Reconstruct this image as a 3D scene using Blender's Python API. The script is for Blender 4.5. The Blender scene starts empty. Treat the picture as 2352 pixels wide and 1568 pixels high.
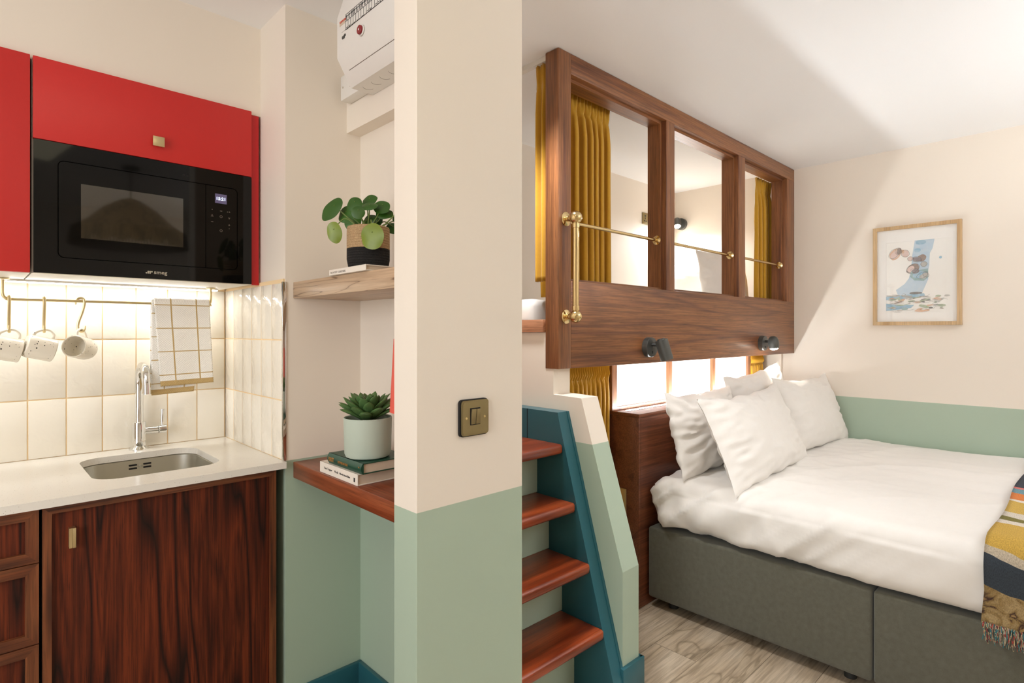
import bpy, bmesh, math, random
from mathutils import Vector, Matrix, Euler, noise
R = math.radians
S = bpy.context.scene
COL = S.collection
random.seed(7)

# ------------------------------------------------------------------ camera
CZ = 1.33                                   # eye height; x = along the kitchen wall, y = towards it
cd = bpy.data.cameras.new('camera'); cam = bpy.data.objects.new('camera', cd); COL.objects.link(cam)
cam.location = (0, 0, CZ); cam.rotation_euler = (R(90), 0, R(-43.73))
cd.sensor_width = 36; cd.lens = 19.94; cd.shift_y = -0.00935; cd.clip_start = 0.02
S.camera = cam
# ------------------------------------------------------------------ world, exposure
S.view_settings.view_transform = 'Standard'; S.view_settings.look = 'None'
S.view_settings.exposure = 0.26; S.view_settings.gamma = 1.0
S.view_settings.use_curve_mapping = False
W = bpy.data.worlds.new('world'); S.world = W; W.use_nodes = True
W.node_tree.nodes['Background'].inputs[0].default_value = (0.9, 0.93, 1, 1)
W.node_tree.nodes['Background'].inputs[1].default_value = 0.25
S.cycles.max_bounces = 10; S.cycles.diffuse_bounces = 5; S.cycles.sample_clamp_indirect = 6
try: S.cycles.use_denoising = True
except Exception: pass

def area(name, loc, direction, sx, sy, power, color=(1, 1, 1), spread=180):
    l = bpy.data.lights.new(name, 'AREA'); l.shape = 'RECTANGLE'; l.size = sx; l.size_y = sy
    l.energy = power; l.color = color; l.spread = R(spread)
    o = bpy.data.objects.new(name, l); COL.objects.link(o); o.location = loc
    o.rotation_euler = Vector(direction).to_track_quat('-Z', 'Y').to_euler(); return o
def spot(name, loc, direction, power, angle, blend=.3, radius=.02, color=(1, .93, .84)):
    l = bpy.data.lights.new(name, 'SPOT'); l.energy = power; l.spot_size = R(angle); l.spot_blend = blend
    l.shadow_soft_size = radius; l.color = color
    o = bpy.data.objects.new(name, l); COL.objects.link(o); o.location = loc
    o.rotation_euler = Vector(direction).to_track_quat('-Z', 'Y').to_euler(); return o
area('daylight_window', (-2.05, 0.3, 1.5), (1, 0.04, -0.05), 1.5, 1.7, 35, (.965, 1, 1.05), 160)
area('ceiling_fill', (-0.3, 0.5, 2.40), (0.1, 0.25, -1), 1.6, 0.6, 4, (1, .90, .58))  # warm fill added under the ceiling, stands for unseen room lamps
area('ceiling_uplight_fill', (2.9, -1.7, 1.75), (0, .7, 1), 1.6, .12, 37, (.94, 1, 1.08), 116)  # hidden fill added out of view to brighten the bed-side ceiling
spot('bed_downlight', (2.44, 0.50, 2.46), (0.04, 0.02, -1), 15, 92, .8, .025, (.97, 1, 1.03))
spot('right_wall_fill', (3.2, 0.1, 2.45), (1.1, 0.1, -1), 5, 110, .9, .1, (.98, 1, 1.03))  # extra spot added to brighten the right wall
spot('stair_downlight', (1.42, 1.46, 2.44), (.10, .0, -1), 62, 84, .5, .10, (.98, 1, 1.03))

# ------------------------------------------------------------------ materials
def lin(c):
    c = [x / 255 for x in c]
    return tuple((x / 12.92 if x <= .04045 else ((x + .055) / 1.055) ** 2.4) for x in c) + (1,)
class Mat:
    def __init__(s, name):
        s.m = bpy.data.materials.new(name); s.m.use_nodes = True; s.nt = s.m.node_tree
        s.b = s.nt.nodes['Principled BSDF']; s.out = s.nt.nodes['Material Output']
    def n(s, t, **kw):
        x = s.nt.nodes.new(t)
        for k, v in kw.items(): setattr(x, k, v)
        return x
    def l(s, a, b): s.nt.links.new(a, b)
    def val(s, sock, v): (s.l(v, sock) if hasattr(v, 'node') else setattr(sock, 'default_value', v))
    def math(s, op, a, b=0.0, c=0.0):
        x = s.n('ShaderNodeMath', operation=op); s.val(x.inputs[0], a); s.val(x.inputs[1], b); s.val(x.inputs[2], c); return x.outputs[0]
    def coord(s, kind='Object', scale=(1, 1, 1), rot=(0, 0, 0)):
        t = s.n('ShaderNodeTexCoord'); m = s.n('ShaderNodeMapping'); m.inputs['Scale'].default_value = scale
        m.inputs['Rotation'].default_value = rot
        s.l(t.outputs[kind], m.inputs['Vector']); return m.outputs[0]
    def noise(s, vec, scale, detail=2, rough=.5, dist=0):
        x = s.n('ShaderNodeTexNoise'); s.l(vec, x.inputs['Vector']); x.inputs['Scale'].default_value = scale
        x.inputs['Detail'].default_value = detail; x.inputs['Roughness'].default_value = rough; x.inputs['Distortion'].default_value = dist
        return x.outputs['Fac']
    def ramp(s, fac, stops, interp='LINEAR'):
        x = s.n('ShaderNodeValToRGB'); cr = x.color_ramp; cr.interpolation = interp
        while len(cr.elements) < len(stops): cr.elements.new(0.5)
        for e, (p, c) in zip(cr.elements, stops): e.position = p; e.color = lin(c)
        s.l(fac, x.inputs[0]); return x.outputs[0]
    def mix(s, fac, a, b, blend='MIX'):
        x = s.n('ShaderNodeMix', data_type='RGBA', blend_type=blend); s.val(x.inputs[0], fac); s.val(x.inputs[6], a); s.val(x.inputs[7], b); return x.outputs[2]
    def bump(s, h, strength=.2, dist=.01):
        x = s.n('ShaderNodeBump'); x.inputs['Strength'].default_value = strength; x.inputs['Distance'].default_value = dist
        s.l(h, x.inputs['Height']); s.l(x.outputs[0], s.b.inputs['Normal'])
    def base(s, c): s.val(s.b.inputs['Base Color'], c)
    def set(s, rough=.5, metal=0, **kw):
        s.b.inputs['Roughness'].default_value = rough; s.b.inputs['Metallic'].default_value = metal
        for k, v in kw.items(): s.b.inputs[k].default_value = v
        return s.m
def plain(name, c, rough=.5, metal=0, var=.0, **kw):
    m = Mat(name); c4 = lin(c)
    v = m.coord(); f = m.noise(v, 35, 3)
    d = tuple(x * (1 - max(var, .03)) for x in c4[:3]) + (1,)
    m.base(m.mix(f, c4, d)); return m.set(rough, metal, **kw)
def emit(name, c, strength):
    m = Mat(name); m.base((.8, .8, .8, 1) if strength > 3 or 'pane' in name else (.01, .01, .012, 1)); m.b.inputs['Emission Color'].default_value = lin(c)
    m.b.inputs['Emission Strength'].default_value = strength; return m.set(.5)

CREAM, GREEN = (238, 227, 212), (172, 189, 168)
def paint(name, split=True, cream=CREAM, green=GREEN):
    m = Mat(name); g = m.n('ShaderNodeNewGeometry'); sep = m.n('ShaderNodeSeparateXYZ'); m.l(g.outputs['Position'], sep.inputs[0])
    tc = m.coord()
    if split: m.base(m.mix(m.math('GREATER_THAN', sep.outputs[2], .90), lin(green), lin(cream)))
    else: m.base(lin(cream))
    m.bump(m.noise(tc, 160, 3), .06, .002); return m.set(.62)
def wood(name, dark, mid, light, axis='X', ring=7, k=9, rough=.42, fib=.5, coat=0., stretch=.09, bumpy=.08, thin=False):
    m = Mat(name); ai = 'XYZ'.index(axis)
    sc = [1, 1, 1]; sc[ai] = stretch; sf = [1, 1, 1]; sf[ai] = .025
    oi = m.n('ShaderNodeObjectInfo')
    def off(v):
        a = m.n('ShaderNodeVectorMath', operation='ADD'); m.l(v, a.inputs[0])
        cx = m.n('ShaderNodeCombineXYZ')
        for i in range(3): m.l(m.math('MULTIPLY', oi.outputs['Random'], 7.3 + 3 * i), cx.inputs[i])
        m.l(cx.outputs[0], a.inputs[1]); return a.outputs[0]
    n1 = m.noise(off(m.coord(scale=sc)), ring, 2, .45, .25)
    fr = m.math('PINGPONG', m.math('MULTIPLY', n1, k), 1.0)
    f2 = m.noise(off(m.coord(scale=sf)), 160, 3, .6)
    n3 = m.noise(off(m.coord(scale=sc)), 3, 2)
    c = m.ramp(fr, [(0, dark), (.10, mid), (.5, light), (1, light)] if thin else [(0, dark), (.28, mid), (.7, light), (1, mid)])
    po = m.ramp(m.noise(off(m.coord(scale=[1 if q != ai else .035 for q in range(3)])), 420, 1, .5), [(.30, (96, 84, 76)), (.40, (255, 255, 255))])
    c = m.mix(fib * .8, c, po, 'MULTIPLY')
    f2r = m.ramp(f2, [(.36, (60, 60, 60)), (.62, (255, 255, 255))])
    c = m.mix(fib, c, f2r, 'MULTIPLY')
    c = m.mix(m.math('MULTIPLY', n3, .1 if thin else .35), c, lin(dark))
    m.base(c); m.bump(f2, bumpy, .002)
    m.b.inputs['Coat Weight'].default_value = coat; m.b.inputs['Coat Roughness'].default_value = .2
    return m.set(rough)
def fabric(name, c1, c2, scale=400, rough=.9, bump=.3, sheen=.2, stretch=(1, 1, 1)):
    m = Mat(name); v = m.coord(scale=stretch); f = m.noise(v, scale, 3, .6); f2 = m.noise(v, scale * .12, 2)
    m.base(m.mix(m.math('MULTIPLY', m.math('ADD', f, f2), .5), lin(c1), lin(c2)))
    m.bump(f, bump, .002); m.b.inputs['Sheen Weight'].default_value = sheen; return m.set(rough)

def floor_mat():
    m = Mat('oak_plank_floor'); v = m.coord()
    br = m.n('ShaderNodeTexBrick'); br.offset = .37; br.squash = 1
    m.l(v, br.inputs['Vector']); br.inputs['Scale'].default_value = 1; br.inputs['Brick Width'].default_value = 1.3
    br.inputs['Row Height'].default_value = .19; br.inputs['Mortar Size'].default_value = .0012
    br.inputs['Color1'].default_value = (0, 0, 0, 1); br.inputs['Color2'].default_value = (1, 1, 1, 1); br.inputs['Mortar'].default_value = (.5, .5, .5, 1)
    cx = m.n('ShaderNodeCombineXYZ'); m.l(m.math('MULTIPLY', br.outputs['Color'], 4.), cx.inputs[1]); m.l(m.math('MULTIPLY', br.outputs['Color'], 9.), cx.inputs[2])
    a = m.n('ShaderNodeVectorMath', operation='ADD'); m.l(m.coord(scale=(.22, 1, 1)), a.inputs[0]); m.l(cx.outputs[0], a.inputs[1])
    n1 = m.noise(a.outputs[0], 5.5, 3, .5, .5)
    fr = m.math('PINGPONG', m.math('MULTIPLY', n1, 8), 1.0)
    a2 = m.n('ShaderNodeVectorMath', operation='ADD'); m.l(m.coord(scale=(.05, 1, 1)), a2.inputs[0]); m.l(cx.outputs[0], a2.inputs[1])
    f2 = m.noise(a2.outputs[0], 90, 3, .65)
    c = m.ramp(fr, [(0, (156, 138, 114)), (.12, (188, 168, 142)), (.6, (198, 179, 154)), (1, (204, 186, 162))])
    c = m.mix(.4, c, m.ramp(f2, [(.35, (120, 108, 96)), (.6, (255, 255, 255))]), 'MULTIPLY')
    c = m.mix(m.math('MULTIPLY', br.outputs['Fac'], .7), c, lin((70, 55, 40)))
    m.base(c); m.bump(f2, .06, .002); return m.set(.45)

M = {}
M['cream'] = paint('cream_and_green_wall_paint'); M['plainwall'] = paint('cream_wall_paint', False)
M['ceil'] = paint('white_ceiling_paint', False, (250, 250, 250))
M['floor'] = floor_mat()
M['teal'] = plain('teal_gloss_paint', (44, 98, 108), .3, 0, .05)
M['red'] = plain('red_cabinet_lacquer', (204, 40, 36), .42, 0, .03)
M['redside'] = plain('red_side_lacquer', (196, 24, 28), .42, 0, .03)
M['white'] = plain('white_plastic', (234, 230, 222), .4)
M['shadowgap'] = plain('dark_recess', (16, 12, 10), .8)
M['kitchen_wood'] = wood('dark_stained_oak_panel', (32, 10, 4), (98, 36, 12), (126, 52, 20), 'Z', 9, 13, .55, .6, .0, .075)
M['kitchen_wood'].node_tree.nodes['Principled BSDF'].inputs['Specular IOR Level'].default_value = .3
M['kitchen_frame'] = wood('stained_oak_frame_upright', (74, 34, 16), (118, 60, 30), (146, 84, 46), 'Z', 14, 6, .4, .5, .1)
M['kitchen_frame_h'] = wood('stained_oak_frame_rail', (74, 34, 16), (118, 60, 30), (146, 84, 46), 'X', 14, 6, .4, .5, .1)
M['loft_x'] = wood('stained_oak_rail', (118, 72, 47), (148, 94, 54), (158, 103, 60), 'X', 10, 7, .42, .5, .08, .05)
M['loft_z'] = wood('stained_oak_post', (118, 70, 46), (148, 94, 54), (160, 104, 61), 'Z', 14, 6, .42, .5, .08, .05)
M['head_wood'] = wood('dark_stained_headboard', (96, 50, 31), (124, 70, 44), (134, 78, 50), 'X', 10, 6, .36, .5, .12, .05)
M['edge_wood'] = wood('lit_oak_edge', (160, 100, 66), (202, 142, 104), (212, 152, 114), 'Y', 12, 6, .42, .4, .05)  # loft oak made paler: lamp light on the board is in the colour
M['tread'] = wood('varnished_mahogany_tread', (118, 44, 16), (166, 72, 32), (184, 90, 44), 'X', 8, 4, .3, .35, .3)
M['shelf_dark'] = wood('reddish_oak_shelf', (96, 38, 18), (146, 70, 38), (166, 90, 54), 'Y', 9, 5, .35, .4, .2)
M['shelf_light'] = wood('pale_grained_oak_shelf', (112, 82, 60), (190, 160, 128), (200, 170, 138), 'Y', 26, 13, .4, .18, .15, .05, .08, True)
M['frame_oak'] = wood('pale_oak_frame', (186, 150, 104), (206, 172, 126), (216, 184, 140), 'Z', 10, 3, .5, .25)
M['brass'] = plain('polished_brass', (222, 198, 146), .16, 1)
M['brushed_brass'] = plain('brushed_brass', (216, 198, 154), .36, 1)
M['antique_brass'] = plain('antique_brass', (152, 136, 98), .42, .8, .12)
M['chrome'] = plain('chrome', (232, 232, 230), .05, 1)
M['steel'] = plain('brushed_steel', (212, 208, 196), .36, 1)
M['black'] = plain('matt_black_metal', (46, 46, 44), .45)
M['graphite'] = plain('graphite_metal', (78, 78, 74), .4, .3)
M['curtain'] = fabric('mustard_curtain', (208, 158, 36), (186, 136, 22), 500, .85, .2, .3)
M['linen'] = fabric('white_cotton', (238, 233, 226), (230, 224, 216), 300, .85, .06, .15)
M['tweed'] = fabric('grey_green_tweed', (112, 110, 96), (70, 68, 56), 420, .95, .35, .2)
M['jute'] = None
M['soil'] = plain('dark_soil', (46, 34, 24), .95, 0, .4)
M['pot'] = plain('sage_ceramic', (188, 199, 183), .6)
M['leaf'] = plain('dark_green_leaf', (50, 94, 18), .38, 0, .3)
M['leaf_light'] = plain('yellow_green_leaf', (128, 146, 34), .42, 0, .35)
M['leaf_mid'] = plain('mid_green_leaf', (72, 118, 42), .4, 0, .3)
M['stem'] = plain('green_stem', (110, 128, 62), .5)
M['succ'] = plain('succulent_green', (96, 132, 76), .42, 0, .3)
M['paper'] = plain('cream_page_block', (216, 196, 172), .8, 0, .12)
M['book_white'] = plain('white_book_cloth', (236, 226, 212), .55)
M['book_green'] = plain('dark_green_book_cloth', (28, 78, 58), .42, 0, .25)
M['gold'] = plain('gold_foil', (206, 150, 84), .35, .6)
M['ink'] = plain('black_ink', (30, 28, 26), .7)
M['inkgrey'] = plain('grey_ink', (128, 116, 104), .7)
M['inkred'] = plain('red_ink', (206, 58, 36), .6)
M['coral'] = plain('coral_red_shade', (232, 96, 78), .6)
M['strip'] = emit('led_strip_light', (246, 252, 255), 135)
M['kstrip'] = emit('led_strip_under_cabinet', (248, 250, 250), 27)
M['panel'] = emit('backlit_frosted_pane', (255, 250, 244), .75)  # glow added to the panes for the strip light falling on them
M['bulb'] = emit('lit_bulb_lens', (255, 244, 226), 30)
M['screen'] = emit('display_screen', (96, 84, 112), .7)
M['digits'] = emit('display_digits', (215, 228, 255), 2.2)
def black_glass(name, c, refl, rough=.05):
    m = Mat(name); m.base(lin(c)); m.b.inputs['IOR'].default_value = refl; return m.set(rough)
M['bglass'] = black_glass('black_glass', (12, 11, 9), 1.34)
M['bwin'] = black_glass('mirrored_oven_window', (46, 41, 30), 1.95, .04)
def jute():
    m = Mat('woven_jute'); v = m.coord(); sep = m.n('ShaderNodeSeparateXYZ'); m.l(v, sep.inputs[0])
    w = m.n('ShaderNodeTexWave', wave_type='BANDS', bands_direction='Z'); w.inputs['Scale'].default_value = 42; w.inputs['Distortion'].default_value = 1.5; w.inputs['Detail Scale'].default_value = 6
    m.l(v, w.inputs['Vector']); f = m.noise(m.coord(scale=(1, 1, 2)), 210, 2)
    j = m.mix(f, lin((150, 112, 70)), lin((222, 190, 146)))
    k = m.mix(f, lin((14, 12, 11)), lin((34, 31, 29)))
    m.base(m.mix(m.math('GREATER_THAN', sep.outputs[2], .061), k, j))
    m.bump(m.math('ADD', w.outputs['Fac'], f), .8, .004); return m.set(.9)
M['jute'] = jute()
def tile_mat():
    m = Mat('glazed_cream_tile'); v = m.coord(); f = m.noise(v, 4, 2); g = m.noise(v, 26, 2, .5, .4)
    m.base(m.mix(f, lin((246, 240, 228)), lin((236, 226, 208)))); m.bump(g, .35, .006); return m.set(.1)
M['tile'] = tile_mat(); M['grout'] = plain('tan_grout', (244, 214, 168), .85)
def quartz():
    m = Mat('speckled_white_quartz'); v = m.coord(); vo = m.n('ShaderNodeTexVoronoi'); m.l(v, vo.inputs['Vector']); vo.inputs['Scale'].default_value = 230
    sp = m.math('LESS_THAN', vo.outputs['Distance'], .16); n = m.noise(v, 90, 1)
    m.base(m.mix(m.math('MULTIPLY', sp, m.math('GREATER_THAN', n, .55)), lin((236, 230, 220)), lin((176, 164, 148)))); return m.set(.18)
M['quartz'] = quartz()
def speck():
    m = Mat('speckled_glaze'); v = m.coord(); out = lin((238, 230, 214))
    for sc, th in ((95, .17), (48, .12)):
        vo = m.n('ShaderNodeTexVoronoi'); m.l(m.coord(scale=(1, 1, 1.3)), vo.inputs['Vector']); vo.inputs['Scale'].default_value = sc
        n = m.noise(v, 30, 1); sp = m.math('MULTIPLY', m.math('LESS_THAN', vo.outputs['Distance'], th), m.math('GREATER_THAN', n, .5))
        out = m.mix(sp, out, lin((34, 26, 20)))
    m.base(out); return m.set(.15)
M['mug'] = speck(); M['mug_in'] = plain('cream_glaze', (232, 220, 198), .2)
def towel_mat():
    m = Mat('waffle_towel'); t = m.n('ShaderNodeTexCoord'); sep = m.n('ShaderNodeSeparateXYZ'); m.l(t.outputs['UV'], sep.inputs[0])
    u, v = sep.outputs[0], sep.outputs[1]
    lu = m.math('LESS_THAN', m.math('FRACT', m.math('DIVIDE', m.math('ADD', u, .035), .083)), .055)
    lv = m.math('LESS_THAN', m.math('FRACT', m.math('DIVIDE', m.math('ADD', v, .045), .083)), .04)
    hem = m.math('LESS_THAN', v, .019)
    f = m.math('MAXIMUM', m.math('MAXIMUM', lu, lv), hem)
    m.base(m.mix(f, lin((253, 249, 242)), lin((200, 170, 116))))
    w = m.math('MULTIPLY', m.math('SINE', m.math('MULTIPLY', u, 760)), m.math('SINE', m.math('MULTIPLY', v, 760)))
    m.bump(w, .45, .0014); return m.set(.95)
M['towel'] = towel_mat(); M['hem'] = fabric('tan_towel_hem', (186, 158, 108), (170, 142, 94), 300)
def throw_mat():
    m = Mat('woven_patchwork_throw'); t = m.n('ShaderNodeTexCoord'); sep = m.n('ShaderNodeSeparateXYZ'); m.l(t.outputs['UV'], sep.inputs[0])
    w = m.coord('UV'); n = m.noise(w, 5, 2); fine = m.noise(m.coord('UV', (1, .4, 1)), 420, 2); blot = m.noise(w, 16, 3, .6, .8)
    s = m.math('ADD', m.math('ADD', sep.outputs[1], m.math('MULTIPLY', m.math('SUBTRACT', n, .5), .10)), m.math('MULTIPLY', sep.outputs[0], .22))
    st = [(0, (166, 138, 92)), (.117, (58, 66, 74)), (.215, (200, 184, 160)), (.245, (204, 164, 70)), (.46, (226, 214, 198)), (.51, (122, 112, 50)), (.57, (220, 208, 192)),
          (.64, (206, 168, 76)), (.82, (232, 222, 208)), (.85, (222, 128, 60)), (.98, (110, 150, 160)), (1.05, (222, 120, 110)), (1.08, (54, 60, 70)), (1.5, (180, 150, 100))]
    c = m.ramp(m.math('DIVIDE', s, 2), [(p / 2, q) for p, q in st], 'CONSTANT')
    low = m.math('LESS_THAN', s, .117)
    bl = m.ramp(blot, [(.40, (178, 152, 106)), (.5, (150, 122, 74)), (.56, (60, 34, 34)), (.62, (186, 150, 96)), (.72, (44, 54, 60))])
    c = m.mix(low, c, bl)
    m.base(m.mix(.5, c, m.ramp(fine, [(.3, (110, 110, 110)), (.7, (255, 255, 255))]), 'MULTIPLY')); m.bump(fine, .5, .003); return m.set(.95)
M['throw'] = throw_mat()
def fringe_mat():
    m = Mat('mixed_yarn'); g = m.noise(m.coord(scale=(40, 40, 0)), 6, 0)
    m.base(m.ramp(g, [(.3, (60, 110, 116)), (.42, (200, 176, 130)), (.5, (44, 52, 58)), (.58, (166, 60, 54)), (.66, (190, 190, 170)), (.75, (110, 120, 60))], 'CONSTANT')); return m.set(.95)
M['yarn'] = fringe_mat()
def art(name, c, d=.25):
    m = Mat(name); f = m.noise(m.coord(), 28, 4, .6, .6); c4 = lin(c)
    m.base(m.mix(m.math('MULTIPLY', f, d * 2), c4, (.85, .84, .8, 1))); return m.set(.8)
def glass():
    m = Mat('clear_glass'); tr = m.n('ShaderNodeBsdfTransparent'); gl = m.n('ShaderNodeBsdfGlossy'); gl.inputs['Roughness'].default_value = .02
    fr = m.n('ShaderNodeLayerWeight'); mx = m.n('ShaderNodeMixShader')
    m.l(m.math('ADD', m.math('MULTIPLY', m.math('POWER', fr.outputs['Facing'], 4), .6), .04), mx.inputs[0]); m.l(tr.outputs[0], mx.inputs[1]); m.l(gl.outputs[0], mx.inputs[2]); m.l(mx.outputs[0], m.out.inputs[0]); return m.m
M['glass'] = glass()

# ------------------------------------------------------------------ mesh helpers
def wloc(o):
    v = Vector((0, 0, 0))
    while o: v += o.location; o = o.parent
    return v
class MB:
    """collects shapes in world coordinates, then links them as one mesh"""
    def __init__(s): s.bm = bmesh.new(); s.mats = []
    def _idx(s, m):
        if m is None: return 0
        if m not in s.mats: s.mats.append(m)
        return s.mats.index(m)
    def _add(s, tmp, mat=None, M4=None):
        if M4 is not None: bmesh.ops.transform(tmp, matrix=M4, verts=tmp.verts)
        i = s._idx(mat)
        for f in tmp.faces: f.material_index = i
        me = bpy.data.meshes.new('t'); tmp.to_mesh(me); tmp.free(); s.bm.from_mesh(me); bpy.data.meshes.remove(me)
    def box(s, x0, x1, y0, y1, z0, z1, bev=0, seg=2, mat=None, M4=None):
        t = bmesh.new(); bmesh.ops.create_cube(t, size=1)
        for v in t.verts: v.co = Vector(((x0 + x1) / 2 + v.co.x * (x1 - x0), (y0 + y1) / 2 + v.co.y * (y1 - y0), (z0 + z1) / 2 + v.co.z * (z1 - z0)))
        if bev: bmesh.ops.bevel(t, geom=t.edges[:], offset=bev, segments=seg, affect='EDGES', profile=.5)
        s._add(t, mat, M4); return s
    def prism(s, loop, plane, d0, d1, hole=None, mat=None, M4=None):
        """loop of 2-D points; plane 'xy','xz','yz'; extruded d0..d1 along the third axis"""
        def P(a, b, d): return {'xy': (a, b, d), 'xz': (a, d, b), 'yz': (d, a, b)}[plane]
        t = bmesh.new()
        if hole is None:
            v0 = [t.verts.new(P(a, b, d0)) for a, b in loop]; v1 = [t.verts.new(P(a, b, d1)) for a, b in loop]
            t.faces.new(v0); t.faces.new(v1[::-1]); n = len(loop)
            for i in range(n): t.faces.new((v0[i], v0[(i + 1) % n], v1[(i + 1) % n], v1[i]))
        else:
            for lp in (loop, hole):
                vs = [t.verts.new(P(a, b, d0)) for a, b in lp]
                for i in range(len(vs)): t.edges.new((vs[i], vs[(i + 1) % len(vs)]))
            bmesh.ops.triangle_fill(t, use_beauty=True, edges=t.edges[:])
            r = bmesh.ops.extrude_face_region(t, geom=t.faces[:])
            dv = Vector(P(0, 0, d1 - d0))
            for v in r['geom']:
                if isinstance(v, bmesh.types.BMVert): v.co += dv
        bmesh.ops.recalc_face_normals(t, faces=t.faces[:]); s._add(t, mat, M4); return s
    def lathe(s, prof, c=(0, 0, 0), n=32, mat=None, M4=None, axis='Z'):
        t = bmesh.new(); rings = []
        for r, z in prof:
            if r < 1e-6: rings.append([t.verts.new((0, 0, z))])
            else: rings.append([t.verts.new((r * math.cos(2 * math.pi * i / n), r * math.sin(2 * math.pi * i / n), z)) for i in range(n)])
        for a, b in zip(rings, rings[1:]):
            for i in range(n):
                j = (i + 1) % n
                q = [a[i % len(a)], a[j % len(a)], b[j % len(b)], b[i % len(b)]]; u = []
                for v in q:
                    if v not in u: u.append(v)
                if len(u) > 2: t.faces.new(u)
        bmesh.ops.recalc_face_normals(t, faces=t.faces[:])
        X = Matrix.Translation(c)
        if axis == 'X': X = X @ Matrix.Rotation(R(90), 4, 'Y')
        if axis == '-X': X = X @ Matrix.Rotation(R(-90), 4, 'Y')
        if axis == '-Y': X = X @ Matrix.Rotation(R(90), 4, 'X')
        if axis == 'Y': X = X @ Matrix.Rotation(R(-90), 4, 'X')
        s._add(t, mat, (M4 @ X) if M4 is not None else X); return s
    def cyl(s, c, r, h, axis='Z', n=28, bev=0, mat=None, M4=None):
        b = min(bev, r * .9, h * .45)
        p = [(0, 0), (r - b, 0), (r, b), (r, h - b), (r - b, h), (0, h)] if b else [(0, 0), (r, 0), (r, h), (0, h)]
        return s.lathe(p, c, n, mat, M4, axis)
    def tube(s, pts, rad, n=12, mat=None, M4=None, smooth=0):
        pts = [Vector(p) for p in pts]; rads = rad if isinstance(rad, (list, tuple)) else [rad] * len(pts)
        if smooth:
            q, qr = [], []
            for i in range(len(pts) - 1):
                p0, p1, p2, p3 = pts[max(i - 1, 0)], pts[i], pts[i + 1], pts[min(i + 2, len(pts) - 1)]
                for k in range(smooth):
                    t = k / smooth
                    q.append(.5 * ((2 * p1) + (p2 - p0) * t + (2 * p0 - 5 * p1 + 4 * p2 - p3) * t * t + (3 * p1 - p0 - 3 * p2 + p3) * t ** 3)); qr.append(rads[i] * (1 - t) + rads[i + 1] * t)
            q.append(pts[-1]); qr.append(rads[-1]); pts, rads = q, qr
        t = bmesh.new(); rings = []; up = None
        for i, p in enumerate(pts):
            d = (pts[min(i + 1, len(pts) - 1)] - pts[max(i - 1, 0)]).normalized()
            if up is None:
                up = Vector((0, 0, 1)) if abs(d.z) < .9 else Vector((1, 0, 0))
            a = d.cross(up).normalized(); up = a.cross(d).normalized()
            rings.append([t.verts.new(p + (a * math.cos(2 * math.pi * k / n) + up * math.sin(2 * math.pi * k / n)) * rads[i]) for k in range(n)])
        for A, B in zip(rings, rings[1:]):
            for k in range(n): t.faces.new((A[k], A[(k + 1) % n], B[(k + 1) % n], B[k]))
        t.faces.new(rings[0][::-1]); t.faces.new(rings[-1])
        bmesh.ops.recalc_face_normals(t, faces=t.faces[:]); s._add(t, mat, M4); return s
    def grid(s, fn, nu, nv, mat=None, M4=None, uv=None, closed=False):
        t = bmesh.new(); vs = [[t.verts.new(fn(i / nu, j / nv)) for j in range(nv + 1)] for i in range(nu + 1)]
        lay = t.loops.layers.uv.new('UVMap') if uv else None
        for i in range(nu):
            for j in range(nv):
                f = t.faces.new((vs[i][j], vs[i + 1][j], vs[i + 1][j + 1], vs[i][j + 1]))
                if uv:
                    for lp, (a, b) in zip(f.loops, ((i, j), (i + 1, j), (i + 1, j + 1), (i, j + 1))): lp[lay].uv = uv(a / nu, b / nv)
        s._add(t, mat, M4); return s
    def poly(s, pts, mat=None):
        t = bmesh.new(); t.faces.new([t.verts.new(p) for p in pts]); s._add(t, mat); return s
    def build(s, name, mat=None, parent=None, smooth=35, origin=None, solid=0, sub=0, offs=0):
        me = bpy.data.meshes.new(name)
        if parent is not None: off = wloc(parent)
        elif origin is not None: off = Vector(origin)
        else:
            xs = [v.co for v in s.bm.verts]
            lo = Vector([min(c[i] for c in xs) for i in range(3)]); hi = Vector([max(c[i] for c in xs) for i in range(3)])
            off = Vector(((lo.x + hi.x) / 2, (lo.y + hi.y) / 2, lo.z))
        bmesh.ops.translate(s.bm, vec=-off, verts=s.bm.verts)
        s.bm.to_mesh(me); s.bm.free()
        ms = s.mats if s.mats else [mat]
        for m in ms: me.materials.append(m)
        o = bpy.data.objects.new(name, me); COL.objects.link(o)
        if parent is not None: o.parent = parent
        else: o.location = off
        if smooth:
            for p in me.polygons: p.use_smooth = True
            me.set_sharp_from_angle(angle=R(smooth))
        if solid:
            md = o.modifiers.new('thickness', 'SOLIDIFY'); md.thickness = solid; md.offset = offs
        if sub:
            md = o.modifiers.new('smooth', 'SUBSURF'); md.levels = sub; md.render_levels = sub
        return o
def tag(o, label, cat=None, group=None):
    o['label'] = label
    if cat: o['category'] = cat
    if group: o['group'] = group
    return o
def thing(name, label, cat, loc, group=None):
    o = bpy.data.objects.new(name, None); COL.objects.link(o); o.location = loc; o.empty_display_size = .05
    return tag(o, label, cat, group)
def struct(o): o['kind'] = 'structure'; return o
def dup(o, loc, label, rot=None):
    def cp(x, par):
        c = x.copy(); COL.objects.link(c)
        if par: c.parent = par
        for ch in x.children: cp(ch, c)
        return c
    c = cp(o, None); c.location = loc; c['label'] = label
    if rot: c.rotation_euler = rot
    return c
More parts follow.
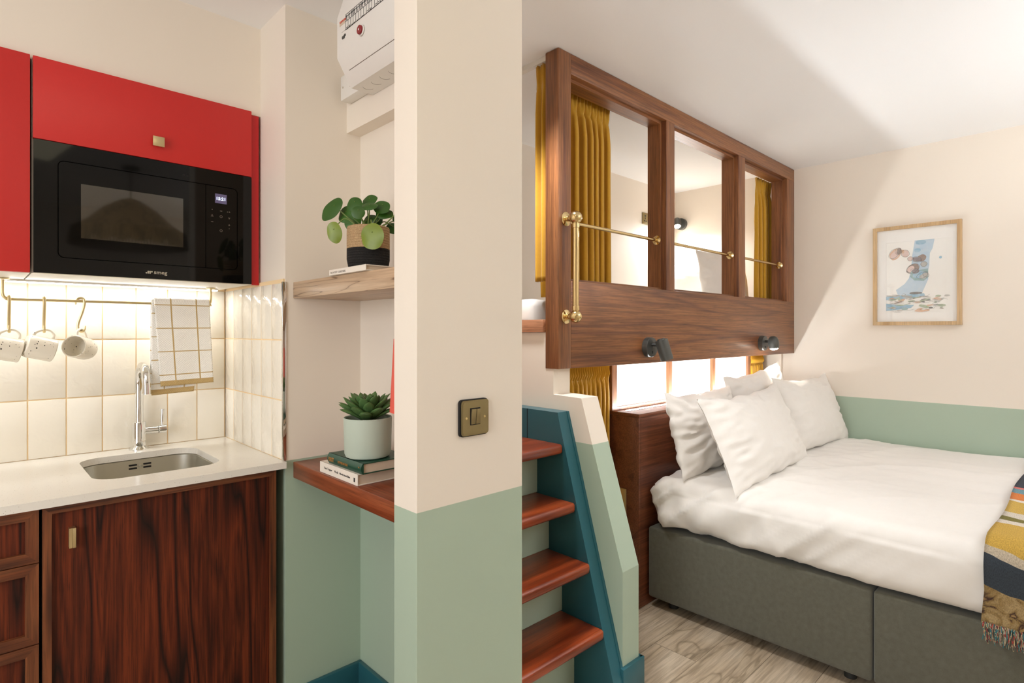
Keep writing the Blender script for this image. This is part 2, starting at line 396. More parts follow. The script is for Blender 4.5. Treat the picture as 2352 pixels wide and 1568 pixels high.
def rrect(a0, a1, b0, b1, r, n=8, corners=(1, 1, 1, 1)):
    out = []
    for k, (ca, cb, s) in enumerate(((a1 - r, b1 - r, 0), (a0 + r, b1 - r, 90), (a0 + r, b0 + r, 180), (a1 - r, b0 + r, 270))):
        if corners[k]:
            for i in range(n + 1):
                t = R(s + 90 * i / n); out.append((ca + r * math.cos(t), cb + r * math.sin(t)))
        else: out.append(((a1, b1), (a0, b1), (a0, b0), (a1, b0))[k])
    return out
def text(name, body, size, pos, face, mat, parent, depth=.0004, xs=1.0, align='LEFT', bold=0):
    """face '-y': read by someone looking along +y; '-x': looking along +x"""
    cu = bpy.data.curves.new('t', 'FONT'); cu.body = body; cu.size = size; cu.extrude = depth; cu.align_x = align; cu.offset = bold
    cu.resolution_u = 3
    o = bpy.data.objects.new('t', cu); COL.objects.link(o)
    bpy.context.view_layer.update()
    me = bpy.data.meshes.new_from_object(o.evaluated_get(bpy.context.evaluated_depsgraph_get()))
    bpy.data.objects.remove(o); bpy.data.curves.remove(cu)
    ax = {'-y': (Vector((1, 0, 0)), Vector((0, 0, 1))), '-x': (Vector((0, -1, 0)), Vector((0, 0, 1))), '-x180': (Vector((0, 1, 0)), Vector((0, 0, -1)))}[face]
    nrm = ax[0].cross(ax[1]); off = wloc(parent)
    for v in me.vertices: v.co = Vector(pos) + ax[0] * v.co.x * xs + ax[1] * v.co.y + nrm * v.co.z - off
    me.materials.clear(); me.materials.append(mat)
    r = bpy.data.objects.new(name, me); COL.objects.link(r); r.parent = parent; return r
def nz(p, s=1.0): return noise.noise(Vector(p) * s)

# ================================================================== SETTING
HK, HB = 2.423, 2.477           # ceiling heights, kitchen side and bed side
struct(MB().box(-2.3, 4.4, -2.4, 2.7, -.1, 0).build('floor', M['floor'], smooth=0, origin=(0, 0, 0)))
b = MB().box(-2.3, 1.118, 1.127, 2.7, HK, 2.65).box(-2.3, 4.4, -2.4, 1.127, HB, 2.65).box(1.118, 4.4, 1.127, 2.7, HB, 2.65)
struct(b.build('ceiling', M['ceil'], smooth=0))
struct(MB().box(4.22, 4.35, -2.4, 2.6, 0, HB).build('wall_right', M['cream'], smooth=0))
struct(MB().box(-2.3, .753, 2.488, 2.6, 0, HK).box(-2.3, .762, 2.112, 2.488, 2.107, HK).build('wall_kitchen_back', M['plainwall'], smooth=0))
struct(MB().box(.761, 1.118, 1.889, 2.6, 0, HK).build('wall_kitchen_side', M['cream'], smooth=0))
b = MB().box(1.037, 1.118, 1.2255, 1.889, 0, HK).box(.983, 1.037, 1.2255, 1.889, 2.045, HK)
struct(b.build('wall_nook', M['cream'], smooth=0))
struct(MB().box(.765, 1.118, 1.127, 1.2255, 0, HB, bev=.0015, seg=1).build('wall_partition', M['cream'], smooth=0))
struct(MB().box(1.118, 4.22, 2.455, 2.6, 0, HB).build('wall_loft_back', M['cream'], smooth=0))
struct(MB().box(-2.3, 4.35, -2.4, -2.28, 0, HB).build('wall_rear', M['plainwall'], smooth=0))
b = MB().box(-2.3, -2.18, -2.28, -.55, 0, HB).box(-2.3, -2.18, 1.15, 2.488, 0, HK).box(-2.3, -2.18, -.55, 1.15, 0, .6).box(-2.3, -2.18, -.55, 1.15, 2.35, HK)
struct(b.build('wall_left', M['plainwall'], smooth=0))
b = MB().prism([(-.55, .6), (1.15, .6), (1.15, 2.35), (-.55, 2.35)], 'yz', -2.26, -2.2, hole=[(-.49, .66), (1.09, .66), (1.09, 2.29), (-.49, 2.29)])
b.box(-2.25, -2.21, .27, .33, .66, 2.29)
struct(b.build('window_1', M['white'], smooth=0))
struct(MB().prism([(1.212, 0), (1.212, .455), (1.405, 1.072), (1.55, 1.076), (1.55, 1.18), (1.594, 1.18), (1.594, 1.328), (2.455, 1.328), (2.455, 0)], 'yz', 1.716, 1.818).build('wall_stair', M['cream'], smooth=0))
struct(MB().box(1.818, 4.22, 1.594, 2.455, 1.2, 1.328).build('floor_loft', M['plainwall'], smooth=0))
struct(MB().box(1.818, 4.22, 1.765, 1.80, 0, 1.2).build('wall_bunk', M['plainwall'], smooth=0))
# skirting boards
b = MB().box(.768, 1.037, 1.873, 1.889, 0, .131, bev=.003).box(1.021, 1.037, 1.2255, 1.88, 0, .131, bev=.003)
struct(b.build('baseboard_nook', M['teal']))
b = MB().box(1.700, 1.834, 1.196, 1.212, 0, .113, bev=.002).box(1.818, 1.834, 1.2, 1.76, 0, .113, bev=.002)
struct(b.build('baseboard_stair', M['teal']))
struct(MB().box(4.195, 4.22, 1.60, 1.64, .2, 1.2).build('trim_1', M['plainwall']))
# ---- tiles (pattern stays inside one mesh), metal edge
def tiles():
    rnd = random.Random(3); g, t = .0017, .0035
    b = MB().box(-1.6, .753, 2.482, 2.488, .9025, 1.507, mat=M['grout']).box(.755, .761, 1.892, 2.482, .9025, 1.507, mat=M['grout'])
    rows = [(.9025, 1.101), (1.101, 1.303), (1.303, 1.4955)]
    for (z0, z1) in rows:
        for k in range(22):
            x1 = .753 - .102 * k - .001; x0 = x1 - .102
            a = rnd.uniform(-.006, .006); c = rnd.uniform(-.004, .004)
            X = Matrix.Translation(((x0 + x1) / 2, 2.482, (z0 + z1) / 2)) @ Matrix.Rotation(a, 4, 'Z') @ Matrix.Rotation(c, 4, 'X')
            b.box(-(x1 - x0) / 2 + g, (x1 - x0) / 2 - g, -t, .002, -(z1 - z0) / 2 + g, (z1 - z0) / 2 - g, bev=.002, seg=2, mat=M['tile'], M4=X)
        for k in range(6):
            y1 = 2.4785 - .0978 * k; y0 = y1 - .0975
            a = rnd.uniform(-.012, .012); c = rnd.uniform(-.006, .006)
            X = Matrix.Translation((.755, (y0 + y1) / 2, (z0 + z1) / 2)) @ Matrix.Rotation(a, 4, 'Z') @ Matrix.Rotation(c, 4, 'Y')
            b.box(-.0015, .003, -(y1 - y0) / 2 + g, (y1 - y0) / 2 - g, -(z1 - z0) / 2 + g, (z1 - z0) / 2 - g, bev=.002, seg=2, mat=M['tile'], M4=X)
    return b
struct(tiles().build('wall_backsplash', None))
struct(MB().box(.7495, .763, 1.884, 1.891, .9025, 1.497, bev=.001).build('trim_2', M['chrome']))

# ================================================================== KITCHEN
# ---- upper cabinets
t = thing('wall_cabinet', 'red wall cabinet cut off by the left edge of the photo', 'cabinet', (-.18, 2.3, 1.497))
MB().box(-.476, .124, 2.112, 2.48, 1.4975, 2.107).build('carcass', M['white'], t)
MB().box(-.476, .1235, 2.092, 2.111, 1.498, 2.112, bev=.0015).build('door', M['red'], t)
t = thing('microwave_cabinet', 'red wall cabinet holding the microwave, brass knob on its flap', 'cabinet', (.43, 2.3, 1.497))
b = MB().box(.128, .143, 2.112, 2.48, 1.4975, 2.106).box(.71, .7235, 2.112, 2.48, 1.4975, 2.106).box(.143, .71, 2.112, 2.48, 2.09, 2.106).box(.143, .71, 2.112, 2.48, 1.4975, 1.512).box(.143, .71, 2.112, 2.48, 1.882, 1.897)
b.build('carcass', M['white'], t)
d = MB().box(.1296, .7235, 2.092, 2.111, 1.879, 2.112, bev=.0015).build('flap_door', M['red'], t)
k = MB().box(.418, .450, 2.072, 2.079, 1.918, 1.949, bev=.001).box(.427, .441, 2.079, 2.092, 1.926, 1.941).build('knob', M['brushed_brass'], d); k['label'] = 'square brushed brass knob'
MB().box(.7245, .7525, 2.105, 2.125, 1.498, 2.104, bev=.001).build('filler_panel', M['redside'], t)
# ---- microwave
t = thing('microwave', 'black glass built-in microwave with lit clock under the red flap', 'microwave', (.43, 2.2, 1.513))
MB().box(.16, .69, 2.112, 2.46, 1.514, 1.872).build('body', M['black'], t)
fl = rrect(.1305, .7225, 1.4985, 1.8765, .002, 2)
MB().prism(fl, 'xz', 2.090, 2.106, hole=rrect(.184, .6755, 1.5445, 1.827, .016)).build('front_frame', M['bglass'], t)
MB().box(.180, .68, 2.104, 2.1085, 1.54, 1.832).build('gasket', M['shadowgap'], t)
MB().box(.1305, .7225, 2.0905, 2.106, 1.4965, 1.4982).build('edge_trim', M['steel'], t)
d = MB().prism(rrect(.1862, .5735, 1.5467, 1.8248, .014, 8, (0, 1, 1, 0)), 'xz', 2.0898, 2.104, hole=rrect(.238, .507, 1.607, 1.767, .001, 2)).build('door', M['bglass'], t)
MB().box(.238, .507, 2.0902, 2.098, 1.607, 1.767).build('door_window', M['bwin'], d)
cp = MB().prism(rrect(.5752, .6733, 1.5467, 1.8248, .014, 8, (1, 0, 0, 1)), 'xz', 2.0898, 2.104).build('control_panel', M['bglass'], t)
MB().box(.603, .640, 2.0893, 2.0899, 1.7685, 1.8005).build('display', M['screen'], cp)
text('clock_digits', '15:21', .0145, (.6215, 2.0892, 1.7795), '-y', M['digits'], cp, .0002, 1, 'CENTER', .0003)
for x, z, kind in ((.594, 1.745, 0), (.622, 1.743, 1), (.645, 1.743, 2), (.594, 1.724, 3), (.622, 1.724, 4), (.648, 1.722, 5), (.594, 1.703, 1), (.648, 1.698, 6), (.648, 1.686, 0), (.622, 1.676, 4)):
    y0, y1 = 2.0893, 2.0899; b = MB()
    if kind == 0: b.box(x - .001, x + .001, y0, y1, z - .001, z + .001)
    elif kind == 1: b.box(x - .0035, x + .0035, y0, y1, z - .0008, z + .0008)
    elif kind == 2: b.box(x - .004, x, y0, y1, z - .001, z + .001).box(x + .003, x + .006, y0, y1, z - .002, z - .0005).box(x + .003, x + .005, y0, y1, z + .0008, z + .0022)
    elif kind == 3: b.box(x - .002, x + .002, y0, y1, z + .003, z + .0038).box(x - .003, x + .003, y0, y1, z, z + .0008).box(x - .004, x + .004, y0, y1, z - .003, z - .0022)
    elif kind == 4:
        lp = [(x + .0042 * math.cos(a / 8 * math.pi), z + .0042 * math.sin(a / 8 * math.pi)) for a in range(16)]
        hp = [(x + .0033 * math.cos(a / 8 * math.pi), z + .0033 * math.sin(a / 8 * math.pi)) for a in range(16)]
        b.prism(lp, 'xz', y0, y1, hole=hp)
    elif kind == 5: b.box(x - .003, x - .001, y0, y1, z, z + .002).box(x + .001, x + .003, y0, y1, z, z + .002).box(x - .001, x + .001, y0, y1, z - .003, z - .001)
    else: b.box(x - .003, x + .003, y0, y1, z - .0006, z + .0006).box(x - .0006, x + .0006, y0, y1, z - .003, z + .003)
    b.build('touch_symbol', M['inkgrey'], cp)
text('brand_lettering', 'smeg', .0165, (.4235, 2.0895, 1.5145), '-y', M['steel'], t, .0002, 1.1, 'LEFT', .0002)
b = MB()
for i, (x, z) in enumerate(((0, 0), (1, 0), (2, 0), (1, 1), (2, 1), (3, 1))):
    b.cyl((.4035 + x * .0049, 2.0893, 1.5165 + z * .0042), .0023, .0006, 'Y', 14)
b.build('brand_dots', M['steel'], t)
MB().box(.505, .512, 2.0892, 2.0899, 1.8435, 1.8465).box(.515, .522, 2.0892, 2.0899, 1.8428, 1.8458).build('vent_mark', M['shadowgap'], t)
# ---- under cabinet light
t = thing('under_cabinet_light', 'bright white light strip along the underside of the red cabinets', 'light strip', (.1, 2.4, 1.485))
MB().box(-.47, .70, 2.385, 2.415, 1.491, 1.4972).build('channel', M['white'], t)
MB().box(-.468, .698, 2.389, 2.411, 1.4885, 1.491).build('diffuser', M['kstrip'], t)
# ---- hanging rail
t = thing('hanging_rail', 'thin brass utensil rail hung below the cabinets over the tiles', 'rail', (.37, 2.35, 1.43))
zr = 1.432
MB().tube([(.074, 2.35, 1.492), (.074, 2.35, 1.465), (.075, 2.35, 1.445), (.081, 2.35, 1.435), (.094, 2.35, zr), (.2, 2.35, zr), (.4, 2.35, zr), (.642, 2.35, zr), (.655, 2.35, 1.435), (.662, 2.35, 1.445), (.663, 2.35, 1.465), (.663, 2.35, 1.492)], .0048, 14, smooth=5).build('rod', M['brushed_brass'], t)
for x in (.074, .663): MB().cyl((x, 2.35, 1.4925), .016, .0045, 'Z', 24, .001).build('mounting_plate', M['brushed_brass'], t)
# ---- s hooks and mugs
HP = [(-.013, -.012), (-.0125, -.002), (-.008, .0075), (.000, .0105), (.008, .007), (.0105, -.003), (.009, -.018), (.003, -.042), (-.005, -.068), (-.0075, -.085), (-.004, -.097), (.003, -.101), (.0105, -.095), (.0135, -.082)]
def hook(loc, rot, label):
    b = MB().tube([(a, 0, z) for a, z in HP], [.0018, .0034] + [.0044] * 10 + [.0032, .0016], 10, smooth=4)
    o = b.build('s_hook', M['brushed_brass'], None, origin=(0, 0, 0)); o.location = loc; o.rotation_euler = (0, 0, rot)
    return tag(o, label, 'hook', 'brass hooks on the rail')
def mug(loc, axis, grip, label):
    t = thing('mug', label, 'mug', (0, 0, 0), 'speckled mugs on the rail')
    r, h = .0365, .075
    MB().lathe([(0, 0), (r - .006, 0), (r - .002, .003), (r, .012), (r, h - .002), (r - .0015, h), (r - .0035, h - .002), (r - .0035, .012), (r - .008, .007), (0, .006)], n=48).build('body', M['mug'], t)
    hp = [(r - .002, 0, .062), (r + .012, 0, .0625), (r + .022, 0, .054), (r + .025, 0, .042), (r + .021, 0, .030), (r + .010, 0, .016), (r - .003, 0, .011)]
    MB().tube(hp, [.0045, .0038, .0035, .0035, .0035, .004, .0055], 12, smooth=4).build('handle', M['mug'], t)
    z = Vector(axis).normalized(); x = (Vector((0, 0, 1)) - z * z.z).normalized(); y = z.cross(x)
    m3 = Matrix((x, y, z)).transposed(); t.rotation_euler = m3.to_euler()
    t.location = Vector(loc) - m3 @ Vector((r + .0215, 0, grip))          # point of the handle that rests in the hook
    return t
HX = (.089, .173, .2665)
hook((HX[0], 2.35, zr), R(-90), 'brass hook on the rail holding the mug cut by the photo edge')
hook((HX[1], 2.35, zr), R(-90), 'brass hook on the rail holding the middle speckled mug')
hook((HX[2], 2.35, zr), R(-14), 'brass S hook seen from its side, holding the mug nearest the towel')
mug((HX[0], 2.347, zr - .0965), (.95, .10, -.22), .034, 'speckled mug cut off by the left photo edge, hung on the rail')
mug((HX[1], 2.347, zr - .0965), (.95, .12, -.26), .034, 'middle speckled mug of three hung from the brass rail')
mug((HX[2] + .002, 2.349, zr - .0965), (-.56, -.80, .16), .042, 'speckled mug with open mouth towards the viewer, nearest the towel')
# ---- tea towel
def towel():
    t = thing('tea_towel', 'white waffle tea towel with tan check lines folded over the rail', 'towel', (.56, 2.35, 1.1))
    def sheet(x0, x1, xb0, xb1, zf, off, back, ph):
        # s 0..1 up the front, over the rail, a little way down the back
        Lf = zr + .008 - zf; Lt = .03; Lb = back; Ltot = Lf + Lt + Lb
        def fn(u, v):
            s = v * Ltot; r = .0075 + off
            if s < Lf:
                f = 1 - s / Lf
                x = (x0 + (x1 - x0) * u) * (1 - f) + (xb0 + (xb1 - xb0) * u) * f
                y = 2.35 - r - .006 * f + .002 * math.sin(u * 9 + ph + f * 2) * f + .002 * nz((u * 3, f * 4, ph), 1)
                return Vector((x, y, zf + s + .006 * (u - .5) * f))
            if s < Lf + Lt:
                a = (s - Lf) / Lt * math.pi
                return Vector((x0 + (x1 - x0) * u, 2.35 - r * math.cos(a), zr + .008 + off * .5 + .004 * math.sin(a)))
            d = s - Lf - Lt; f = d / max(Lb, .01) * .9
            x = (x0 + (x1 - x0) * u) * (1 - f) + (xb0 + (xb1 - xb0) * u) * f
            return Vector((x, 2.35 + r + .006 * f * math.sin(u * 5), zr + .008 - d))
        return fn, Ltot
    for nm, (x0, x1, xb0, xb1, zf, off, bk, ph) in (('front_fold', (.474, .652, .492, .664, 1.138, .013, .26, 0.3)), ('back_fold', (.468, .645, .466, .60, 1.108, .001, .285, 1.7))):
        fn, L = sheet(x0, x1, xb0, xb1, zf, off, bk, ph)
        MB().grid(fn, 40, 90, uv=lambda u, v, L=L, w=x1 - x0: (u * w, v * L)).build(nm, M['towel'], t, 60, solid=.0045)
towel()
# ---- tap
t = thing('kitchen_tap', 'chrome kitchen tap with swan neck behind the sink', 'tap', (.4475, 2.435, .9025))
MB().lathe([(0, 0), (.031, 0), (.031, .003), (.0235, .012), (.0215, .014), (.0215, .098), (.0205, .1), (0, .1)], (.4475, 2.435, .9025), 40).build('base', M['chrome'], t)
sp = [(.4475, 2.435, .995), (.4475, 2.435, 1.05), (.4475, 2.435, 1.12), (.4475, 2.433, 1.155), (.4475, 2.424, 1.183), (.4475, 2.405, 1.203), (.4475, 2.378, 1.209), (.4475, 2.350, 1.203), (.4475, 2.329, 1.186), (.4475, 2.318, 1.160), (.4475, 2.314, 1.135), (.4475, 2.312, 1.112)]
MB().tube(sp, .0135, 24, smooth=5).build('spout', M['chrome'], t)
lv = MB().cyl((.455, 2.435, .968), .0135, .052, 'X', 28, .001).cyl((.508, 2.435, .968), .0155, .026, 'X', 28, .002).build('valve_arm', M['chrome'], t)
MB().tube([(.521, 2.435, .98), (.521, 2.435, .994)], .0045, 14).tube([(.521, 2.435, .994), (.522, 2.435, 1.042)], .0065, 16).build('lever', M['chrome'], lv)
# ---- worktop and sink
SX = rrect(.258, .604, 1.99, 2.365, .07, 10)
MB().prism([(-.9, 1.862), (.7545, 1.862), (.7545, 2.481), (-.9, 2.481)], 'xy', .881, .9025, hole=SX).build('worktop', M['quartz'], smooth=0)
tag(bpy.data.objects['worktop'], 'white speckled stone worktop around the sink', 'worktop')
t = thing('sink', 'undermounted stainless steel sink in the white worktop', 'sink', (.43, 2.18, .72))
def loft(b, loops, cap=True):
    tm = bmesh.new(); rr = [[tm.verts.new(p) for p in lp] for lp in loops]
    for A, B in zip(rr, rr[1:]):
        n = len(A)
        for i in range(n): tm.faces.new((A[i], A[(i + 1) % n], B[(i + 1) % n], B[i]))
    if cap: tm.faces.new(rr[-1])
    b._add(tm); return b
lps = []
for gx, z, r in ((.03, .880, .09), (.004, .880, .072), (.0, .877, .07), (-.004, .78, .068), (-.008, .752, .064), (-.02, .738, .055), (-.04, .734, .04)):
    lps.append([(a, c, z) for a, c in rrect(.258 - gx, .604 + gx, 1.99 - gx, 2.365 + gx, r, 10)])
loft(MB(), lps).build('basin', M['steel'], t, 50, solid=.0012)
b = MB()
for dx in (-.03, .013):
    for dz in (0, .0115): b.prism(rrect(.434 + dx - .001, .434 + dx + .024, .847 + dz, .8525 + dz, .0026, 4), 'xz', 2.3605, 2.3665)
b.build('overflow_slots', M['shadowgap'], t)
MB().cyl((.4375, 2.363, .8555), .0055, .003, '-Y', 16, .001).build('overflow_screw', M['chrome'], t)
MB().lathe([(0, .003), (.02, .002), (.035, .0045), (.042, .002), (.042, 0), (0, 0)], (.431, 2.18, .7345)).build('drain', M['chrome'], t)
# ---- base cabinets
def framed(parent, name, x0, x1, z0, z1, fw, yf=1.885):
    d = MB().box(x0 + fw - .002, x1 - fw + .002, yf + .011, yf + .018, z0 + fw - .002, z1 - fw + .002).build(name, M['kitchen_wood'], parent, 0)
    b = MB()
    for pts, m in (([(x0, z0), (x0 + fw, z0 + fw), (x0 + fw, z1 - fw), (x0, z1)], M['kitchen_frame']), ([(x1, z0), (x1 - fw, z0 + fw), (x1 - fw, z1 - fw), (x1, z1)], M['kitchen_frame']),
                   ([(x0, z0), (x1, z0), (x1 - fw, z0 + fw), (x0 + fw, z0 + fw)], M['kitchen_frame_h']), ([(x0, z1), (x1, z1), (x1 - fw, z1 - fw), (x0 + fw, z1 - fw)], M['kitchen_frame_h'])):
        b.prism(pts, 'xz', yf, yf + .018, mat=m)
    f = b.build('frame', None, d, 0); f['label'] = 'lighter mitred oak frame'; return d
t = thing('sink_cabinet', 'dark wood kitchen base cabinet with one large framed door under the sink', 'cabinet', (.43, 2.15, 0))
b = MB().box(.134, .149, 1.905, 2.46, .1, .879).box(.722, .737, 1.905, 2.46, .1, .879).box(.149, .722, 1.905, 2.46, .1, .115).box(.149, .722, 2.45, 2.46, .115, .879).box(.149, .722, 1.96, 1.975, 0, .1)
b.build('carcass', M['shadowgap'], t)
d = framed(t, 'door', .1352, .7295, .112, .8775, .019)
h = MB().box(.189, .196, 1.8765, 1.897, .762, .814).box(.1965, .2035, 1.8735, 1.897, .762, .814, bev=.001).build('handle', M['brushed_brass'], d); h['label'] = 'short brushed brass pull'
t = thing('drawer_cabinet', 'dark wood drawer cabinet at the left edge below the worktop', 'cabinet', (-.17, 2.15, 0))
b = MB().box(-.47, -.455, 1.905, 2.46, .1, .879).box(.116, .131, 1.905, 2.46, .1, .879).box(-.455, .116, 1.905, 2.46, .1, .115).box(-.455, .116, 2.45, 2.46, .115, .879).box(-.455, .116, 1.907, 1.915, .115, .879)
b.build('carcass', M['shadowgap'], t)
for z0, z1 in ((.741, .8775), (.534, .7385), (.326, .5315), (.112, .3235)): framed(t, 'drawer', -.469, .1285, z0, z1, .027)

# ================================================================== NOOK
t = MB().box(.787, 1.036, 1.2265, 1.888, 1.443, 1.497, bev=.0015).build('upper_shelf', M['shelf_light'])
tag(t, 'thick pale grained oak wall shelf under the round-leaved plant', 'shelf')
t = MB().box(.787, 1.036, 1.2265, 1.888, .84, .893, bev=.002).build('lower_shelf', M['shelf_dark'])
tag(t, 'thick reddish wooden shelf under the succulent, above the green paint', 'shelf')
# consumer unit
t = thing('consumer_unit', 'white electrical fuse box with printed chart high up in the nook', 'fuse box', (.93, 1.5, 2.127))
y0, y1 = 1.30, 1.705
MB().prism([(.982, 2.127), (.903, 2.127), (.898, 2.133), (.854, 2.207), (.854, 2.335), (.875, 2.405), (.982, 2.405)], 'xz', y0, y1).build('case', M['white'], t)
MB().box(.8537, .8545, y0, y1 - .03, 2.2785, 2.2793).build('cover_seam', M['inkgrey'], t)
n = Vector((-.074, 0, -.044)).normalized()
def slant(f): return Vector((.854 + (.898 - .854) * f, 0, 2.207 - (2.207 - 2.133) * f))
b = MB(); p = slant(.55) 
b.box(p.x - .0012, p.x + .001, y0, y1 - .035, p.z - .0006, p.z + .0006).build('front_slot', M['inkgrey'], t)
for i in range(7):
    lp = [(.94 + .017 * math.cos(a / 12 * math.pi), 1.66 - i * .052 + .017 * math.sin(a / 12 * math.pi)) for a in range(0, 11)]
    MB().tube([(x, y, 2.1268) for x, y in lp], .0004, 5).build('knockout_mark', M['inkgrey'], t)
bt = MB().cyl((.8525, 1.545, 2.236), .0165, .004, '-X', 28, .001).build('button_collar', M['white'], t)
MB().cyl((.8485, 1.545, 2.236), .0135, .006, '-X', 28, .001, mat=plain('dark_red_button', (140, 24, 30), .35)).cyl((.8425, 1.545, 2.236), .003, .001, '-X', 12, mat=M['white']).build('test_button', None, bt)
MB().box(.851, .8545, 1.655, 1.668, 2.255, 2.263).box(.851, .8545, 1.648, 1.654, 2.260, 2.266).build('latch', M['graphite'], t)
b = MB(); xq0, xq1 = .8531, .8539
yl, yr = 1.648, 1.30
for z in (2.325, 2.318, 2.304, 2.277): b.box(xq0, xq1, yr, yl, z - .0005, z + .0005)
for i in range(22):
    y = yl - .016 * i; b.box(xq0, xq1, y - .0004, y + .0004, 2.277, 2.304 if i % 3 else 2.325)
rn = random.Random(5)
for i in range(21):
    y = yl - .016 * i
    for z in (2.3075, 2.3115, 2.315, 2.320): b.box(xq0, xq1, y - .013 + rn.random() * .004, y - .003, z, z + .0013)
    if rn.random() < .75: b.box(xq0, xq1, y - .013, y - .003 - rn.random() * .004, 2.279, 2.2802)
    if rn.random() < .45: b.box(xq0, xq1, y - .013, y - .004, 2.2825, 2.2837)
b.build('circuit_chart', M['ink'], t)
MB().box(.8533, .8540, 1.652, 1.688, 2.302, 2.3175).build('sticker', M['paper'], t)
text('sticker_lettering', 'CONTACTUM', .0085, (.8531, 1.687, 2.3105), '-x', M['inkred'], t, .0002, .75, 'LEFT', .0004)
t = thing('isolator_box', 'small white switch box on the bulkhead beside the fuse box', 'switch', (.96, 1.78, 2.14))
MB().box(.943, .982, 1.707, 1.859, 2.14, 2.226, bev=.004).build('case', M['white'], t)
MB().box(.938, .9435, 1.755, 1.79, 2.17, 2.212, bev=.0015).box(.934, .94, 1.762, 1.783, 2.182, 2.2, bev=.001).build('toggle', M['white'], t)
MB().cyl((.9432, 1.84, 2.183), .0035, .001, '-X', 14).build('screw', M['steel'], t)
# books
def book(name, label, x0, x1, ys0, ys1, z0, z1, cover, group=None, roundspine=False):
    t = thing(name, label, 'book', ((x0 + x1) / 2, (ys0 + ys1) / 2, z0), group); c = .0028
    b = MB().box(x0, x1, ys0, ys1, z0, z0 + c, bev=.0006, seg=1).box(x0, x1, ys0, ys1, z1 - c, z1, bev=.0006, seg=1)
    if roundspine:
        lp = [(x0 - .006 * math.sin(math.pi * i / 10), z0 + (z1 - z0) * i / 10) for i in range(11)] + [(x0 + .003, z1), (x0 + .003, z0)]
        b.prism(lp, 'xz', ys0, ys1)
    else: b.box(x0 - .0005, x0 + c, ys0, ys1, z0, z1, bev=.0008, seg=1)
    b.build('cover', cover, t)
    b = MB()
    b.box(x0 + .004, x1 - .004, ys0 + .004, ys1 - .004, z0 + c, z1 - c)
    b.build('pages', M['paper'], t); return t
zb = .8935
t = book('book', 'white hardback book lying at the bottom of the pile on the lower shelf', .793, .955, 1.461, 1.698, zb, zb + .033, M['book_white'], 'books under the succulent')
text('spine_author', 'Kate Trapper', .0095, (.7922, 1.667, zb + .0145), '-x', M['ink'], t, .0002)
text('spine_title', 'Mould', .0095, (.7922, 1.600, zb + .0145), '-x', M['ink'], t, .0002)
text('spine_subtitle', 'What Not Second Ribbon', .0085, (.7922, 1.568, zb + .0145), '-x', M['ink'], t, .0002, .72)
MB().box(.7918, .7926, 1.4745, 1.4815, zb + .009, zb + .021).build('publisher_mark', M['ink'], t)
zg = zb + .0335
t = book('book', 'dark green hardback with gilt spine lettering directly under the succulent pot', .802, .962, 1.447, 1.655, zg, zg + .031, M['book_green'], 'books under the succulent', True)
text('spine_title', 'FORGET', .0175, (.7955, 1.645, zg + .009), '-x', M['gold'], t, .0002, .52, 'LEFT', .0004)
text('spine_author', 'BETTY FORD AND CROSS', .009, (.7955, 1.585, zg + .0115), '-x', M['gold'], t, .0002, .58, 'LEFT', .0004)
MB().box(.7953, .7963, 1.4555, 1.4625, zg + .018, zg + .0215).build('spine_mark', M['gold'], t)
zu = 1.4975
t = book('book', 'thin pale book flat under the woven plant pot on the upper shelf', .776, .94, 1.385, 1.60, zu, zu + .0165, M['book_white'])
text('spine_title', 'THE HOTLEY : GARDENERS', .0082, (.7753, 1.593, zu + .0045), '-x', M['inkgrey'], t, .0002, .95)
# succulent
def succulent():
    c = Vector((.862, 1.525, zg + .0315))
    t = thing('potted_succulent', 'spiky green succulent in a sage ceramic pot on two books', 'plant', c)
    MB().lathe([(0, 0), (.056, 0), (.064, .004), (.068, .013), (.0705, .112), (.0705, .116), (.069, .118), (.066, .116), (.064, .10), (0, .10)], c, 56).build('pot', M['pot'], t)
    MB().lathe([(0, .104), (.04, .103), (.0635, .101), (.0635, .098), (0, .098)], c, 32).build('soil', M['soil'], t)
    N = 42; rnd = random.Random(11)
    for i in range(N):
        f = i / (N - 1); a = i * 2.39996 + rnd.uniform(-.15, .15); L = .060 + .026 * math.sin(f * 2.6) + rnd.uniform(-.004, .004)
        el = R(84 - 52 * f ** .9); w = .0155 + .004 * f
        d = Vector((math.cos(a) * math.cos(el), math.sin(a) * math.cos(el), math.sin(el))); sd = Vector((-math.sin(a), math.cos(a), 0)); nn = d.cross(sd)
        base = c + Vector((math.cos(a), math.sin(a), 0)) * (.004 + .018 * f) + Vector((0, 0, .112 + .012 * (1 - f)))
        b = MB()
        def fn(u, v, d=d, sd=sd, nn=nn, base=base, L=L, w=w):
            th = u * 2 * math.pi; wd = w * (0.55 + 1.1 * v) * (1 - v ** 2.2) ** .75 if v < 1 else 0
            bend = -nn * (.012 * v * v)
            return base + d * (L * v) + bend + sd * (math.cos(th) * wd) + nn * (math.sin(th) * wd * (.42 if math.sin(th) > 0 else .26))
        b.grid(fn, 12, 9); bmesh.ops.remove_doubles(b.bm, verts=b.bm.verts, dist=1e-5); bmesh.ops.recalc_face_normals(b.bm, faces=b.bm.faces[:]); o = b.build('leaf', M['succ'], t, 60)
        tip = base + d * L - nn * .012
    return t
succulent()
